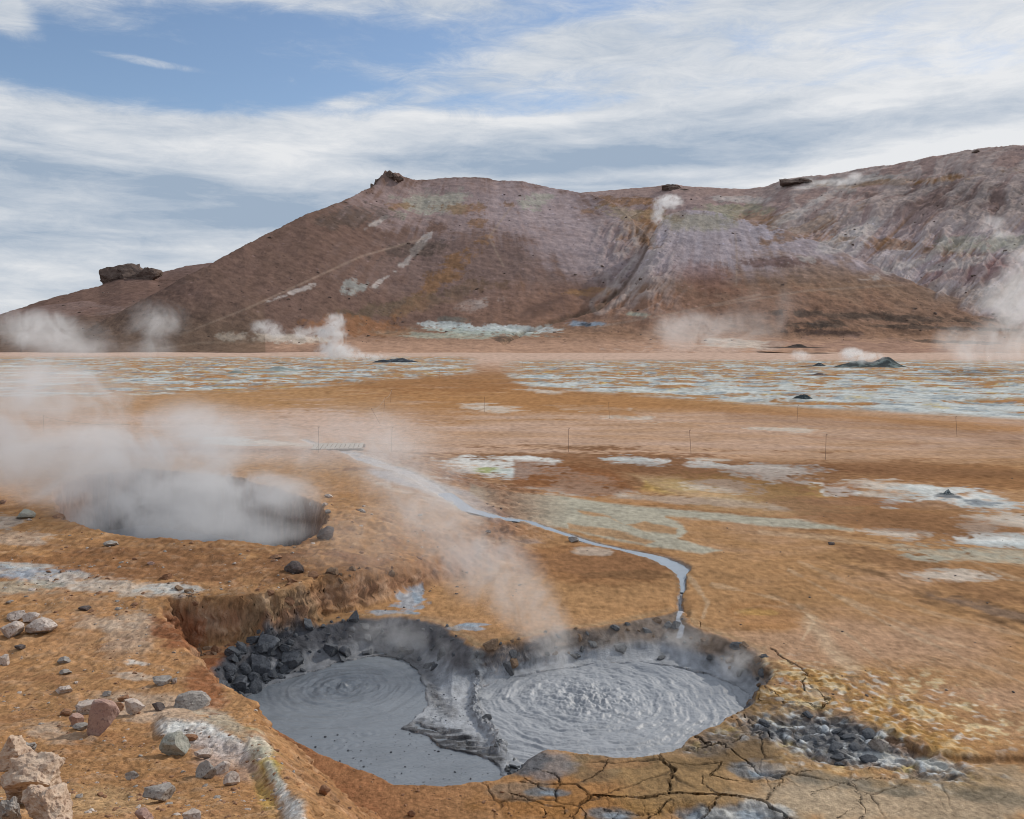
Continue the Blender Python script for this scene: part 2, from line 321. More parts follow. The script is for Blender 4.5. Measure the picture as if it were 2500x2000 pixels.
def ground_z(x, y, full=False):
    x = np.asarray(x, np.float32); y = np.asarray(y, np.float32)
    sp = np.maximum(np.hypot(x, y), 1) * .0014
    g = geo(x, y)
    z = .05 * fbm(x, y, 5, 3, 31) * ss(y, 6, 14) + .35 * fbm(x, y, 40, 3, 32) * ss(y, 30, 120) + .02 * fbm(x, y, 1.2, 3, 33, sp=sp)
    z = z - .45 * ss(y, 30, 70) * 0
    # high ground on the near side and round the steaming pit
    zin = np.interp(y, ZIN_Y, ZIN_Z) * (1 - .65 * ss(x, -3.6, -.6) * ss(y, 11.5, 13.5))
    w = np.interp(g['hi'], np.arange(len(HWA)), HWA)
    t = np.clip(1 + g['high'] / w, 0, 1)
    hi = t * t * (3 - 2 * t) * .5 + t * .5
    z = z * (1 - .5 * hi) + zin * hi
    face = (1 - np.abs(2 * hi - 1)) * (y > 7)
    # heaped mineral crust along the crest
    u, v = proj(x, y, z)
    crest = ss(np.abs(seg_dist(u, v, [(360, 1530), (450, 1545), (530, 1570), (575, 1625), (605, 1675), (640, 1730)], False)[0]), 46, 4) * (v > 1450)
    z = z + .10 * crest
    z = z + .13 * fbm(x, y + x * .3, .42, 5, 35, .62, sp) * face * ss(y, 8, 10) + .04 * fbm(x, y, .5, 5, 35, .6, sp) * face + .012 * fbm(x, y, .16, 4, 36, .6, sp) * (.5 + hi * .8)
    # gravelly lumps left, finer sand right
    left = np.clip(hi, 0, 1)
    lump = np.maximum(fbm(x, y, .30, 5, 37, .68, sp), -.05)
    z = z + left * .04 * lump + (.004 + .006 * left) * fbm(x, y, .09, 3, 38, .7, sp) + left * .04 * fbm(x, y, 1.0, 3, 39)
    yq = np.where(y > 8.5, 4.25 + .5 * y, y)
    z = z + fine(x, yq, sp * 1.15, 137, 1.8, 6) * sp * (.55 + .6 * left) * ss(y, 30, 15) + fine(x, yq, sp, 138, 5, 40) * sp * (.08 + .35 * left) * ss(y, 24, 14)
    z = z + .022 * fbm(x * .7, y, 1.1, 6, 134, .75, sp) * ss(y, 11, 16) * ss(y, 60, 30) + .010 * fbm(x * .8, y, .25, 5, 135, .9, sp) * (1 - left) * ss(y, 7, 9)
    # humps on the pit's surroundings
    z = z + .10 * ell(x, y, -1.5, 19, 2.3, 3.5, .5) * fbm(x, y, .7, 4, 40, .6, sp)
    # the pit
    d = g['pit']
    z = np.where(d > -.3, z * (1 - ss(d, 0, .35)) + PITZ * ss(d, 0, .35) + .08 * fbm(x, y, .5, 4, 41, .6, sp) * ss(d, 0, .1), z)
    # right hand low relief: shallow swells, small mounds, terraced ripples
    rr = ss(x, .5, 2.5)
    z = z + .05 * fbm(x * .6 + y * .25, y * 1.2, 2.6, 3, 43) * rr * ss(y, 8, 12)
    z = z + .012 * fbm(x + y * .4, y * 2.2, .35, 3, 44, .6, sp) * ss(y, 12, 16)
    # crater walls and shelf
    r = g['rim']; md = np.maximum(-np.maximum(g['mudl'], g['mudr']), 0)
    ins = r > 0
    t = np.where(ins, r / (r + md + 1e-4), 0)
    s = ss(t, 0, .85)
    uu, vv = proj(x, y, np.full_like(x, -.2))
    rough = fbm(x, y, .3, 5, 45, .65, sp) * (1 - s) * 4 * s
    lipw = ss(g['lip'], .12, .02)
    shelf = -.400 + .05 * ss(md, .1, .8)
    lay = fbm(x * .8, y * 2.5, .5, 3, 46, .5, sp)
    u8, v8 = proj(x, y, np.full_like(x, -.38)); tz = ell(u8, v8, 950, 1560, 130, 34, .4, 20) + .7 * ss(np.abs(seg_dist(u8, v8, [(800, 1378), (870, 1392), (905, 1430), (915, 1470), (950, 1500)], False)[0]), 26, 6)
    shelf = shelf + .030 * np.round(lay * 3) * ss(md, .0, .10) * np.clip(tz, 0, 1) + .010 * fbm(x, y, .25, 4, 47, .6, sp) + lipw * (.05 + .12 * np.abs(fbm(x, y, .12, 4, 48, .7)))
    bank = ell(uu, vv, 560, 1400, 190, 110, .3) + ell(uu, vv, 1060, 1380, 70, 40, .3)
    zc = z * (1 - s) + shelf * s + rough * (.04 + .03 * np.clip(bank, 0, 1))
    deep = ss(np.maximum(g['mudl'], g['mudr']), 0, .05)
    zc = zc * (1 - deep) + (MUDZ - .2) * deep
    rl = ss(r, -.18, 0) * (1 - ins)
    z = np.where(ins, zc, z + rl * .02 * fbm(x, y, .25, 3, 49, .6, sp))
    # cracked crust and hollows in front of the pools
    out = ~ins
    z = z - out * g['crack'] * .10 + out * g['crackw'] * .012
    u, v = proj(x, y, z)
    hol = ell(u, v, 1595, 1626, 52, 18, .4, 3) + ell(u, v, 1455, 1718, 60, 26, .4) + ell(u, v, 1572, 1716, 85, 26, .4) + .6 * ell(u, v, 1300, 1716, 60, 18, .4)
    z = z - .05 * np.clip(hol, 0, 1) * (1 + fbm(x, y, .25, 4, 51, .6, sp) * 1.4) * out
    pm = np.zeros(x.shape, np.float32); pr = (v > 1440) & (y > 6.5) & (x > -.6) & out & (ell(u, v, 1400, 1660, 420, 90, .3) + ell(u, v, 1590, 1530, 110, 80, .3) + ell(u, v, 1950, 1700, 260, 60, .3) > .02)
    if pr.any():
        px_, py_ = x[pr] + .06 * fbm(x[pr], y[pr], .25, 3, 170), y[pr] + .06 * fbm(x[pr], y[pr], .25, 3, 171); big = ss(fbm(x[pr], y[pr], 1.2, 2, 172), -.25, .1)
        k = np.maximum(ss(plates(px_, py_, .85, 3), .024, .005) * big, ss(plates(px_, py_, .3, 9), .010, .002) * ss(fbm(x[pr], y[pr], .6, 2, 173), .15, .3) * .6)
        pm[pr] = k * np.clip(ell(u[pr], v[pr], 1400, 1660, 420, 90, .3) + ell(u[pr], v[pr], 1590, 1530, 110, 80, .3) + .5 * ell(u[pr], v[pr], 1950, 1700, 260, 60, .3), 0, 1)
    z = z - .02 * pm; g['crack'] = np.maximum(g['crack'], pm * .6)
    # heaved clods and sulphur crust right of the pools
    nw = .5 * fbm(x, y, .7, 3, 52)
    clod = ell(u, v, 1765, 1560, 170, 52, .35, 13, nw) + .8 * ell(u, v, 1930, 1610, 110, 30, .4, 12, nw) + .5 * ell(u, v, 1520, 1555, 90, 25, .4, -15, nw)
    crust = ell(u, v, 1800, 1535, 260, 105, .35, 14, nw)
    clod = np.clip(clod, 0, 1); crust = np.clip(crust, 0, 1)
    rid = 1.4 * np.abs(pn(x / .24 + .5 * pn(x * 3, y * 3, 60), y / .20, 53)) + .6 * np.abs(pn(x / .10, y / .10, 54))
    z = z + out * (clod * (.10 * rid - .055 + .06 * pn(x / .4, y / .4, 56)) + crust * (1 - clod) * .035 * (1 + fbm(x, y, .14, 4, 55, .65, sp) * 1.6))
    rut = ss(np.abs(seg_dist(u, v, [(1870, 1560), (1960, 1592), (2040, 1600), (2170, 1598)], False)[0]), 12, 2)
    z = z - .05 * rut * out
    z = z + .02 * ell(u, v, 2080, 1680, 180, 45, .3, 0, nw) * out
    # the channel cut by the grey stream
    cw = np.interp(g['chi'], np.arange(len(CHW)), CHW)
    ch = ss(g['ch'], cw * 1.25, cw * .8)
    z = z - ch * .07 * out * (.6 + .6 * ss(g['chi'], 10, 12))
    notch = ss(g['ch'], .22, .05) * ss(g['chi'], 14.2, 16.5) * out
    z = z - .14 * notch
    # broken hollows and heaps far out in the white mineral flats
    far = ell(u, v, 1700, 815, 640, 52, .3) + ell(u, v, 620, 785, 420, 34, .4)
    z = z + .45 * np.clip(far, 0, 1) * np.maximum(fbm(x, y, 9, 4, 57, .6, sp), -.1)
    if full:
        g['chd'] = g['ch']
        g.update(hi=hi, face=face, z=z, s=s, ins=ins, deep=deep, md=md, clod=clod, crust=crust, ch=ch, hol=np.clip(hol, 0, 1), crest=crest, lipw=lipw, rid=rid, far=np.clip(far, 0, 1), sp=sp, out=out)
        return z, g
    return z

def hit(u, v):
    """where the sight line through a pixel meets the ground"""
    dx, dy, dz = ray(u, v)
    lo, hi = 1.5, 400.0
    ts = np.exp(np.linspace(math.log(lo), math.log(hi), 900)); 
    x = dx * ts; y = dy * ts; zr = CAMZ + dz * ts
    gz = ground_z(x, y); k = np.argmax(zr < gz)
    t0, t1 = ts[k - 1], ts[k]
    ts = np.linspace(t0, t1, 24); x = dx * ts; y = dy * ts; gz = ground_z(x, y); zr = CAMZ + dz * ts
    k = np.argmax(zr <= gz) if (zr <= gz).any() else -1
    return float(x[k]), float(y[k]), float(gz[k])

# ------------------------------------------------------------------ mesh and material helpers
def tag(o, label=None, cat=None, group=None, kind=None):
    if label: o['label'] = label
    if cat: o['category'] = cat
    if group: o['group'] = group
    if kind: o['kind'] = kind
    return o
def grid_mesh(name, X, Y, Zv, cols, mat, col=None, gloss=None):
    """X, Y, Zv: 2-D arrays"""
    nr, nc = X.shape; n = nr * nc
    me = bpy.data.meshes.new(name)
    co = np.empty((n, 3), np.float32); co[:, 0] = X.ravel(); co[:, 1] = Y.ravel(); co[:, 2] = Zv.ravel()
    me.vertices.add(n); me.vertices.foreach_set('co', co.ravel())
    i = np.arange(nr - 1)[:, None] * nc + np.arange(nc - 1)[None, :]
    q = np.stack([i, i + 1, i + nc + 1, i + nc], -1).reshape(-1, 4)
    if (X[0, 1] - X[0, 0]) * (Y[-1, 0] - Y[0, 0]) < 0: q = q[:, ::-1]
    m = len(q)
    me.loops.add(m * 4); me.loops.foreach_set('vertex_index', q.astype(np.int32).ravel())
    me.polygons.add(m); me.polygons.foreach_set('loop_start', np.arange(m, dtype=np.int32) * 4)
    me.polygons.foreach_set('use_smooth', np.ones(m, bool))
    me.update(calc_edges=True)
    if col is not None:
        c4 = np.ones((n, 4), np.float32); c4[:, :3] = col
        if gloss is not None: c4[:, 3] = gloss
        a = me.attributes.new('tint', 'FLOAT_COLOR', 'POINT'); a.data.foreach_set('color', c4.ravel())
    o = bpy.data.objects.new(name, me); COL.objects.link(o); me.materials.append(mat)
    return o

def soil_material(name, bumps, var=.35, fine=60.0, spec=.25, rough=.9, grain=None):
    """earth: the colour of each patch comes with the mesh, grain and bumps are procedural"""
    m = bpy.data.materials.new(name); m.use_nodes = True; t = m.node_tree; t.nodes.clear(); N = NT(t)
    at = t.nodes.new('ShaderNodeAttribute'); at.attribute_name = 'tint'
    gp = t.nodes.new('ShaderNodeTexCoord'); P = gp.outputs['Object']
    n1 = N.noise(P, fine, 3, .65); n2 = N.noise(P, fine / 9, 5, .6)
    f = N.m('ADD', 1 - var, N.m('MULTIPLY', N.m('ADD', N.m('MULTIPLY', n1, .6), N.m('MULTIPLY', n2, .4)), 2 * var))
    col = N.mix(1.0, at.outputs['Color'], N.comb(f, f, f), 'MULTIPLY')
    if grain:
        vo = t.nodes.new('ShaderNodeTexVoronoi'); N.put(vo.inputs['Vector'], P); vo.inputs['Scale'].default_value = grain
        sp_ = N.m('MULTIPLY', N.ss(vo.outputs['Distance'], .32, .12), N.ss(n2, .45, .62))
        rnd = N.sep(vo.outputs['Color'])[0]
        col = N.mix(sp_, col, N.mix(rnd, N.mix(1.0, col, (.30, .30, .32), 'MULTIPLY'), N.mix(1.0, col, (1.5, 1.55, 1.7), 'MULTIPLY')))
    b = t.nodes.new('ShaderNodeBsdfPrincipled'); N.put(b.inputs['Base Color'], col)
    gl = at.outputs['Alpha']
    N.put(b.inputs['Roughness'], N.m('SUBTRACT', rough, N.m('MULTIPLY', gl, .55)))
    N.put(b.inputs['Specular IOR Level'], N.m('MULTIPLY', gl, spec * 2.5))
    h = None
    for sc_, amp in bumps:
        k = N.m('MULTIPLY', N.noise(P, sc_, 4, .6), amp)
        h = k if h is None else N.m('ADD', h, k)
    bp = t.nodes.new('ShaderNodeBump'); bp.inputs['Strength'].default_value = 1.0; bp.inputs['Distance'].default_value = 1.0
    N.put(bp.inputs['Height'], h); t.links.new(bp.outputs[0], b.inputs['Normal'])
    o = t.nodes.new('ShaderNodeOutputMaterial'); t.links.new(b.outputs[0], o.inputs[0])
    return m

# colours of the earths (linear)
SAND = (.375, .215, .105); OCHRE = (.36, .188, .084); RUST = (.225, .100, .046); BROWN = (.205, .108, .060); PINK = (.50, .355, .28)
CLAY = (.385, .37, .30); PALE = (.52, .45, .38); WHITE = (.66, .66, .63); ICE = (.50, .53, .52); SLATE = (.085, .095, .11); MUDC = (.17, .18, .20)
DARK = (.045, .048, .055); YEL = (.55, .40, .10); CREAM = (.60, .46, .27); BLUE = (.30, .38, .46); UMBER = (.13, .085, .045); REDB = (.26, .105, .052)

Z2F = lambda pts: [(1078 + a / 2.0, 690 + b / 2.0) for a, b in pts]
def ground_colour(x, y, z, g):
    u, v = proj(x, y, z); n = x.size
    sp = g['sp']
    n1 = fbm(x, y, 1.1, 5, 61, .6, sp); n2 = fbm(x, y, .28, 4, 62, .6, sp); n3 = fbm(x, y, 6, 5, 63, .6); n4 = fbm(x, y, .05, 3, 64, .7, sp)
    ng = fbm(x * .7, y, 2.2, 6, 66, .7, sp); yq = y * np.clip(8.5 / np.maximum(y, 1), .12, 1)
    yq = np.where(y > 8.5, 4.25 + .5 * y, y); nh = fine(x, yq, sp * 1.15, 67, 1.8, 6); nk = fine(x, yq, sp, 167, 5, 40)
    ns = fbm(x * .35 + y * .1, y * 1.3, 3.0, 5, 65, .6, sp)          # streaks across the view
    c = np.tile(np.array(SAND, np.float32), (n, 1))
    c = mixc(c, ss(n1 + n3 * .5, .0, .5) * .30, OCHRE)
    c = mixc(c, ss(n3 + ns * .5, .05, .6) * .35, PINK)
    # middle distance: pinker plain, brown wet ground
    c = mixc(c, ss(v, 1000, 930) * ss(v, 850, 885) * (.55 + .6 * ns), PINK)
    c = mixc(c, ss(v, 800, 755), PINK)
    wob = .9 * ns + .8 * n1 + .6 * n2 + .4 * n3
    frac = n2 * .7 + n1 * .8 + ng * .6 + .35 * nk + .25 * nh
    def E(cu, cv, ru, rv, col, k=1.0, soft=.3, rot=0.0, w=1.0, fr=0.0):
        nonlocal c
        m = (np.abs(u - cu) < ru * 2.2 + rv * abs(math.sin(math.radians(rot))) * 2) & (np.abs(v - cv) < rv * 2.2 + ru * abs(math.sin(math.radians(rot))) * 2)
        if m.any():
            e = ell(u[m], v[m], cu, cv, ru, rv, soft, rot, w * wob[m])
            if fr: e = e * ss(frac[m] + e * .75 - fr, -.12, .22)
            c[m] = mixc(c[m], k * e, col)
    def P(pts, col, k=1.0, soft=6.0, w=10.0, fr=0.0, pts_z=Z2F):
        nonlocal c
        q = pts_z(pts); m = (u > min(p[0] for p in q) - 30) & (u < max(p[0] for p in q) + 30) & (v > min(p[1] for p in q) - 20) & (v < max(p[1] for p in q) + 20)
        if not m.any(): return
        d = sdf(u[m], v[m] * 1.0, q)[0] + w * wob[m]; e = ss(d, -soft * .4, soft)
        if fr: e = e * ss(frac[m] + e * .75 - fr, -.12, .22)
        c[m] = mixc(c[m], k * e, col)
    E(1120, 838, 330, 30, OCHRE, .8); E(1060, 800, 380, 28, RUST, .45); E(900, 870, 80, 28, OCHRE, .5)
    E(1250, 990, 380, 42, BROWN, .75, .25, 2); E(1500, 985, 260, 28, RUST, .45, .3, 4); E(1800, 1060, 420, 70, BROWN, .45, .3, 6); E(2000, 1000, 300, 28, RUST, .5, .3, 4)
    E(1180, 1010, 120, 22, RUST, .55); E(960, 1000, 60, 25, BROWN, .5); E(1900, 1100, 330, 35, OCHRE, .5, .3, 5)
    E(1560, 1025, 140, 22, YEL, .30, .4, 5); E(1620, 1060, 160, 22, CREAM, .25, .4, 6)
    E(2060, 1215, 200, 60, BROWN, .3, .4, 12); E(1930, 1200, 260, 16, BROWN, .4, .4, 18); E(2110, 1290, 120, 10, SLATE, .45, .4, 14)
    # white mineral flats
    fl = (v > 738) & (v < 905)
    if fl.any():
        uu, vv = u[fl], v[fl]; xx, yy = x[fl], y[fl]
        nw = fbm(xx * .8, yy, 7, 6, 71, .62); nw2 = fbm(xx, yy, 2.4, 5, 72, .66)
        edge_lo = np.interp(uu, [900, 1050, 1120, 1300, 1600, 1900, 2156, 2600], [770, 795, 815, 828, 850, 868, 882, 900])
        m1 = ss(vv, 755, 764) * ss(vv, edge_lo + 6, edge_lo - 8) * ss(uu, 1040, 1120)
        e2 = np.interp(uu, [0, 300, 600, 800, 1000], [835, 832, 820, 800, 785])
        m2 = ss(vv, 748, 756) * ss(vv, e2 + 6, e2 - 8) * ss(uu, 1020, 960)
        m = np.clip(m1 + m2, 0, 1)
        cc = c[fl]
        cc = mixc(cc, m * .9, OCHRE)
        cc = mixc(cc, m * ss(nw2, -.25, .3) * .55, CLAY)
        wv = nw * 1.15 + nw2 * .5 + .26 * nk[fl] + .20 * nh[fl] + .0 + .30 * ss(vv, 785, 830) * (uu > 1000)
        cc = mixc(cc, m * ss(wv, .0, .16) * .85, (.44, .46, .44))
        cc = mixc(cc, m * ss(wv, .15, .45) * .9, ICE)
        cc = mixc(cc, m * ss(fbm(xx, yy, 3.4, 5, 73, .65) + .3 * nk[fl], .05, .35) * .7, (.19, .23, .26))
        cc = mixc(cc, m * ss(fbm(xx, yy, 3, 5, 74, .65), .18, .5) * .5, YEL)
        cc = mixc(cc, m * ss(nw2 + .6 * nw, .25, .55) * ss(vv, 780, 850) * .6, WHITE)
        c[fl] = cc
    # scattered white patches of the middle ground
    for p in [(1012, 987, 80, 14, WHITE), (1030, 990, 26, 5, (.30, .34, .12)), (1075, 998, 30, 8, ICE), (1225, 1026, 50, 15, PALE), (1260, 1036, 70, 8, PALE), (1108, 969, 32, 4, WHITE), (1345, 970, 45, 5, ICE),
              (1390, 970, 20, 4, WHITE), (1480, 976, 30, 5, WHITE), (1495, 968, 45, 3, PALE), (1615, 992, 70, 12, ICE), (1650, 1003, 62, 9, WHITE), (1590, 985, 40, 5, WHITE), (1530, 1027, 50, 11, PALE), (1850, 1020, 60, 7, PALE), (1900, 1035, 90, 14, PALE),
              (1970, 1040, 70, 12, ICE), (2040, 1052, 90, 14, WHITE), (2100, 1066, 90, 14, ICE), (1880, 1058, 34, 8, ICE), (1775, 1034, 28, 6, WHITE), (1995, 1045, 24, 6, SLATE), (2070, 1060, 34, 6, (.2, .22, .24)), (2130, 1090, 80, 12, PALE), (2140, 1142, 110, 10, ICE), (2080, 1136, 60, 5, WHITE),
              (1880, 1122, 60, 9, PALE), (2010, 1165, 110, 10, CLAY), (1990, 1215, 60, 8, PALE), (2050, 1110, 30, 5, PALE), (1020, 858, 40, 6, PALE), (1150, 825, 30, 3, PALE), (1320, 880, 60, 4, PALE), (1250, 860, 60, 4, PALE), (1640, 905, 60, 4, PALE),
              (520, 930, 60, 6, ICE), (600, 935, 60, 4, PALE), (700, 900, 120, 22, PINK)]:
        E(p[0], p[1], p[2] * 1.35, p[3] * 1.4, p[4], .85, .5, 3, 1.5, .22)
    # grey-green clay sheets beside the stream
    P([(0, 545), (180, 560), (420, 600), (540, 690), (330, 725), (200, 700), (0, 680)], RUST, .75, 8, 8)
    P([(420, 560), (950, 560), (1500, 560), (2160, 600), (2160, 640), (1700, 640), (1300, 640), (1250, 700), (1350, 740), (1700, 760), (2000, 800), (2160, 830), (2160, 880), (1900, 895), (1600, 870), (1200, 790), (900, 690), (560, 640)], BROWN, .6, 14, 12)
    P([(1300, 640), (1500, 650), (1450, 700), (1700, 740), (1640, 770), (1300, 720)], RUST, .5, 10, 8)
    P([(480, 615), (700, 625), (800, 680), (1150, 760), (900, 740), (640, 700)], CREAM, .35, 12, 8); P([(560, 640), (700, 700), (640, 706), (540, 680)], YEL, .3, 10, 6)
    P([(-180, 650), (0, 690), (200, 705), (330, 725), (520, 745), (800, 770), (1000, 790), (1200, 810), (1440, 845), (1440, 858), (1250, 850), (900, 815), (650, 797), (720, 830), (740, 860), (700, 885), (780, 915), (885, 940), (800, 950), (700, 935), (600, 930), (400, 890), (230, 850), (0, 810), (-180, 760)], CLAY, .9, 5, 5)
    P([(260, 760), (420, 790), (470, 830), (390, 800), (300, 790)], SAND, .85, 4, 5); P([(480, 830), (560, 815), (700, 845), (690, 870), (560, 855)], SAND, .85, 4, 5); P([(230, 820), (430, 850), (600, 900), (560, 915), (400, 880), (240, 850)], SAND, .8, 4, 5)
    P([(330, 725), (520, 700), (900, 720), (1100, 740), (1190, 775), (900, 762), (600, 745)], (.36, .30, .25), .6, 6, 6, .1); P([(200, 705), (560, 725), (820, 760), (700, 762), (400, 740)], OCHRE, .8, 4, 4)
    P([(-420, 590), (-640, 590), (-560, 640), (-380, 690), (-180, 790), (-60, 830), (30, 800), (-100, 745), (-180, 690), (-330, 640)], (.34, .37, .41), .85, 8, 7); P([(-640, 620), (-560, 670), (-380, 720), (-200, 800), (-120, 850), (-60, 830), (-400, 690)], PALE, .6, 8, 9, .1)
    P([(1500, 855), (1700, 865), (1710, 882), (1560, 870)], PALE, .8, 5, 5); P([(1910, 895), (2160, 900), (2160, 925), (1950, 912)], ICE, .9, 5, 5); P([(1950, 925), (2160, 930), (2160, 975), (2050, 960)], CLAY, .7, 8, 6)
    P([(-20, 250), (250, 290), (500, 300), (1200, 345), (1700, 375), (2160, 410), (2160, 450), (1900, 440), (1500, 400), (900, 360), (500, 345), (560, 385), (250, 360), (-20, 340)], OCHRE, .8, 10, 8)
    P([(900, 355), (1500, 390), (2160, 440), (2160, 520), (1900, 470), (1300, 420), (900, 400)], BROWN, .4, 14, 10); P([(1200, 450), (1750, 490), (1700, 500), (1250, 465)], RUST, .45, 6, 6)
    # brown mound between the stream and the pools
    E(1240, 1185, 185, 42, RUST, .55, .3, 3, .5); E(1300, 1190, 120, 26, BROWN, .5, .3, 3); E(1245, 1160, 34, 8, PALE, .6, .3, 3); E(1115, 1140, 34, 8, (.33, .30, .29), .6); E(1350, 1210, 90, 8, UMBER, .35)
    E(830, 1205, 110, 30, BROWN, .5); E(650, 1180, 60, 10, BROWN, .4); E(960, 1150, 130, 45, RUST, .35)
    # left: rust and ochre gravel, pale streaks
    L = g['hi'] * ss(y, 30, 20); lump_c = fbm(x, y, .30, 5, 37, .68, sp)
    c = mixc(c, L * ss(n1 + .5 * n3, -.3, .5) * .65, OCHRE)
    c = mixc(c, L * ss(-n1 + n2 * .5, .0, .45) * .5, (.24, .115, .06))
    c = mixc(c, L * ss(n3 - n2 * .4, .1, .45) * .35, (.42, .27, .17))
    E(200, 1190, 330, 38, RUST, .55); E(420, 1200, 260, 22, BROWN, .5); E(300, 1150, 300, 18, BROWN, .4)
    E(60, 1212, 130, 18, BLUE, .75, .35, 6, 1.2); E(230, 1235, 190, 17, PALE, .8, .35, 5, 1.2); E(40, 1190, 80, 6, ICE, .6, .3, 3, 1.2); E(350, 1240, 60, 10, ICE, .6, .3, 0, 1.5); E(30, 1235, 90, 18, CLAY, .6)
    E(30, 1135, 70, 14, PALE, .6, .3, 0, 1.3); E(10, 1100, 30, 12, ICE, .6, .3, 0, 1.3); E(20, 1100, 60, 60, OCHRE, .3)
    E(270, 1340, 60, 70, PALE, .35, .4, -30, 1.3); E(200, 1310, 110, 20, PALE, .35, .4, 0, 1.4); E(300, 1400, 90, 40, OCHRE, .35)
    E(280, 1395, 30, 9, WHITE, .7, .3, 5, 1.5); E(290, 1425, 40, 9, PALE, .6, .3, 5, 1.5)
    E(340, 1500, 110, 30, PALE, .45, .4, 8, 1.2); E(110, 1540, 60, 16, PALE, .5, .3, 0, 1.5); E(180, 1640, 220, 100, OCHRE, .35); E(150, 1690, 170, 30, CREAM, .3)
    # the mineral crest
    E(420, 1545, 75, 20, WHITE, .95, .35, 12, .8); E(475, 1572, 75, 26, WHITE, .8, .35, 30, .8); E(480, 1600, 90, 38, (.50, .40, .36), .7, .4, 25, .8); E(470, 1520, 70, 14, CLAY, .6, .4, 30, 1)
    E(560, 1605, 22, 60, YEL, .75, .4, -28, 1.1); E(575, 1630, 10, 45, (.38, .36, .05), .8, .4, -25, 1.3); E(590, 1660, 14, 60, WHITE, .75, .4, -28, 1); E(545, 1575, 22, 34, WHITE, .6, .4, -35, .8)
    E(620, 1710, 26, 50, WHITE, .85, .4, -35, .8); E(520, 1650, 60, 50, OCHRE, .5, .4, 20); E(560, 1680, 20, 50, YEL, .4, .4, -25, 1)
    # red slope between the crest and the mud
    red = (1 - L) * ss(g['high'], -3.0, -.05) * (y < 12.3) * ss(x, 1.8, .0) * (y > 4)
    c = mixc(c, red * (.85 + .3 * n1), REDB)
    c = mixc(c, red * ss(n2, .1, .5) * .4, (.20, .075, .035))
    # the ledge and its alcove
    fc = g['face']
    c = mixc(c, fc * (y > 10) * .85, (.27, .15, .095))
    c = mixc(c, fc * (y > 10) * ss(n2 + n1, .1, .5) * .6, (.38, .27, .19))
    E(385, 1330, 60, 60, REDB, .9, .3, 40); E(500, 1380, 70, 26, REDB, .8); E(430, 1440, 30, 50, REDB, .8, .4, -30); E(580, 1345, 50, 12, CREAM, .5, .4, -20); E(700, 1260, 90, 12, (.35, .21, .13), .6)
    # blue stains behind the left pool
    for p in [(860, 1268, 22, 16), (880, 1250, 8, 16), (985, 1322, 30, 5), (820, 1290, 40, 4), (1010, 1315, 30, 3)]: E(p[0], p[1], p[2], p[3], BLUE, .7, .3, 0, 2.2)
    # pit
    pd = g['pit']
    c = mixc(c, ss(pd, -.05, .10), (.20, .115, .08)); c = mixc(c, ss(pd, .08, .3), (.11, .115, .125))
    # yellow and brown wet skin at the near right
    E(1330, 1660, 260, 75, (.27, .155, .055), .85, .25, 0, .6); E(1550, 1640, 330, 90, (.28, .18, .085), .7, .3, 5, .6); E(1180, 1680, 150, 60, (.36, .17, .06), .7, .3, 0, .6)
    E(1620, 1500, 100, 60, UMBER, .85, .3, 25, .6); E(1560, 1560, 130, 40, UMBER, .8, .3, -8, .6); E(1500, 1600, 160, 22, (.16, .10, .045), .6)
    E(1900, 1690, 330, 60, (.40, .315, .22), .85, .3, 2, .6); E(2060, 1650, 180, 40, (.36, .28, .19), .7, .3, 2, .7); E(1830, 1655, 180, 20, (.17, .15, .115), .8, .3, 8, .8); E(2050, 1670, 150, 18, (.20, .17, .125), .6, .3, 10, .8)
    E(1250, 1620, 60, 30, (.16, .12, .07), .6); E(1150, 1610, 60, 30, MUDC, .7, .3, 0, .7); E(1300, 1605, 60, 14, OCHRE, .5); E(1090, 1665, 60, 20, (.22, .18, .14), .6); E(1110, 1605, 46, 24, SLATE, .8, .3, -20)
    for k, p in enumerate([(1595, 1626, 50, 18), (1455, 1718, 58, 26), (1572, 1716, 80, 25), (1290, 1716, 70, 16), (1150, 1668, 40, 7)]):
        E(p[0], p[1], p[2], p[3], (.17, .18, .19), .85, .35, 3, 1.3); E(p[0] + 6, p[1] + 2, p[2] * .4, p[3] * .45, BLUE, .5, .35, 3, 1.3)
    E(1620, 1618, 30, 8, PALE, .6, .3, 5, 1.8); E(1610, 1700, 60, 12, WHITE, .5, .3, 10, 1.8); E(1520, 1712, 40, 10, WHITE, .5, .3, 10, 1.8)
    # sulphur crust and slate clods
    cr = g['crust']; cl = g['clod']; bright = fbm(x, y, .5, 5, 81, .75, sp); br2 = fbm(x, y, .16, 4, 82, .75, sp)
    c = mixc(c, cr * ss(bright, -.3, .2) * .8, (.42, .24, .075)); c = mixc(c, cr * ss(br2 + bright, .0, .4) * .8, (.62, .45, .26)); c = mixc(c, cr * ss(br2 - bright * .3, .1, .4) * .85, (.64, .61, .56))
    c = mixc(c, cr * ss(-br2, .2, .45) * .7, UMBER)
    cr2 = np.clip(ell(u, v, 1690, 1440, 150, 45, .5, 18, .5 * n1) + ell(u, v, 2020, 1500, 160, 60, .5, 25, .5 * n1), 0, 1)
    c = mixc(c, cr2 * ss(bright + br2, .0, .4) * .85, CREAM); c = mixc(c, cr2 * ss(br2 - .3 * bright, .12, .4) * .6, (.60, .55, .47)); c = mixc(c, cr2 * ss(-bright, .1, .5) * .4, RUST)
    core = ell(u, v, 1745, 1555, 155, 46, .35, 12, .4 * n1); 
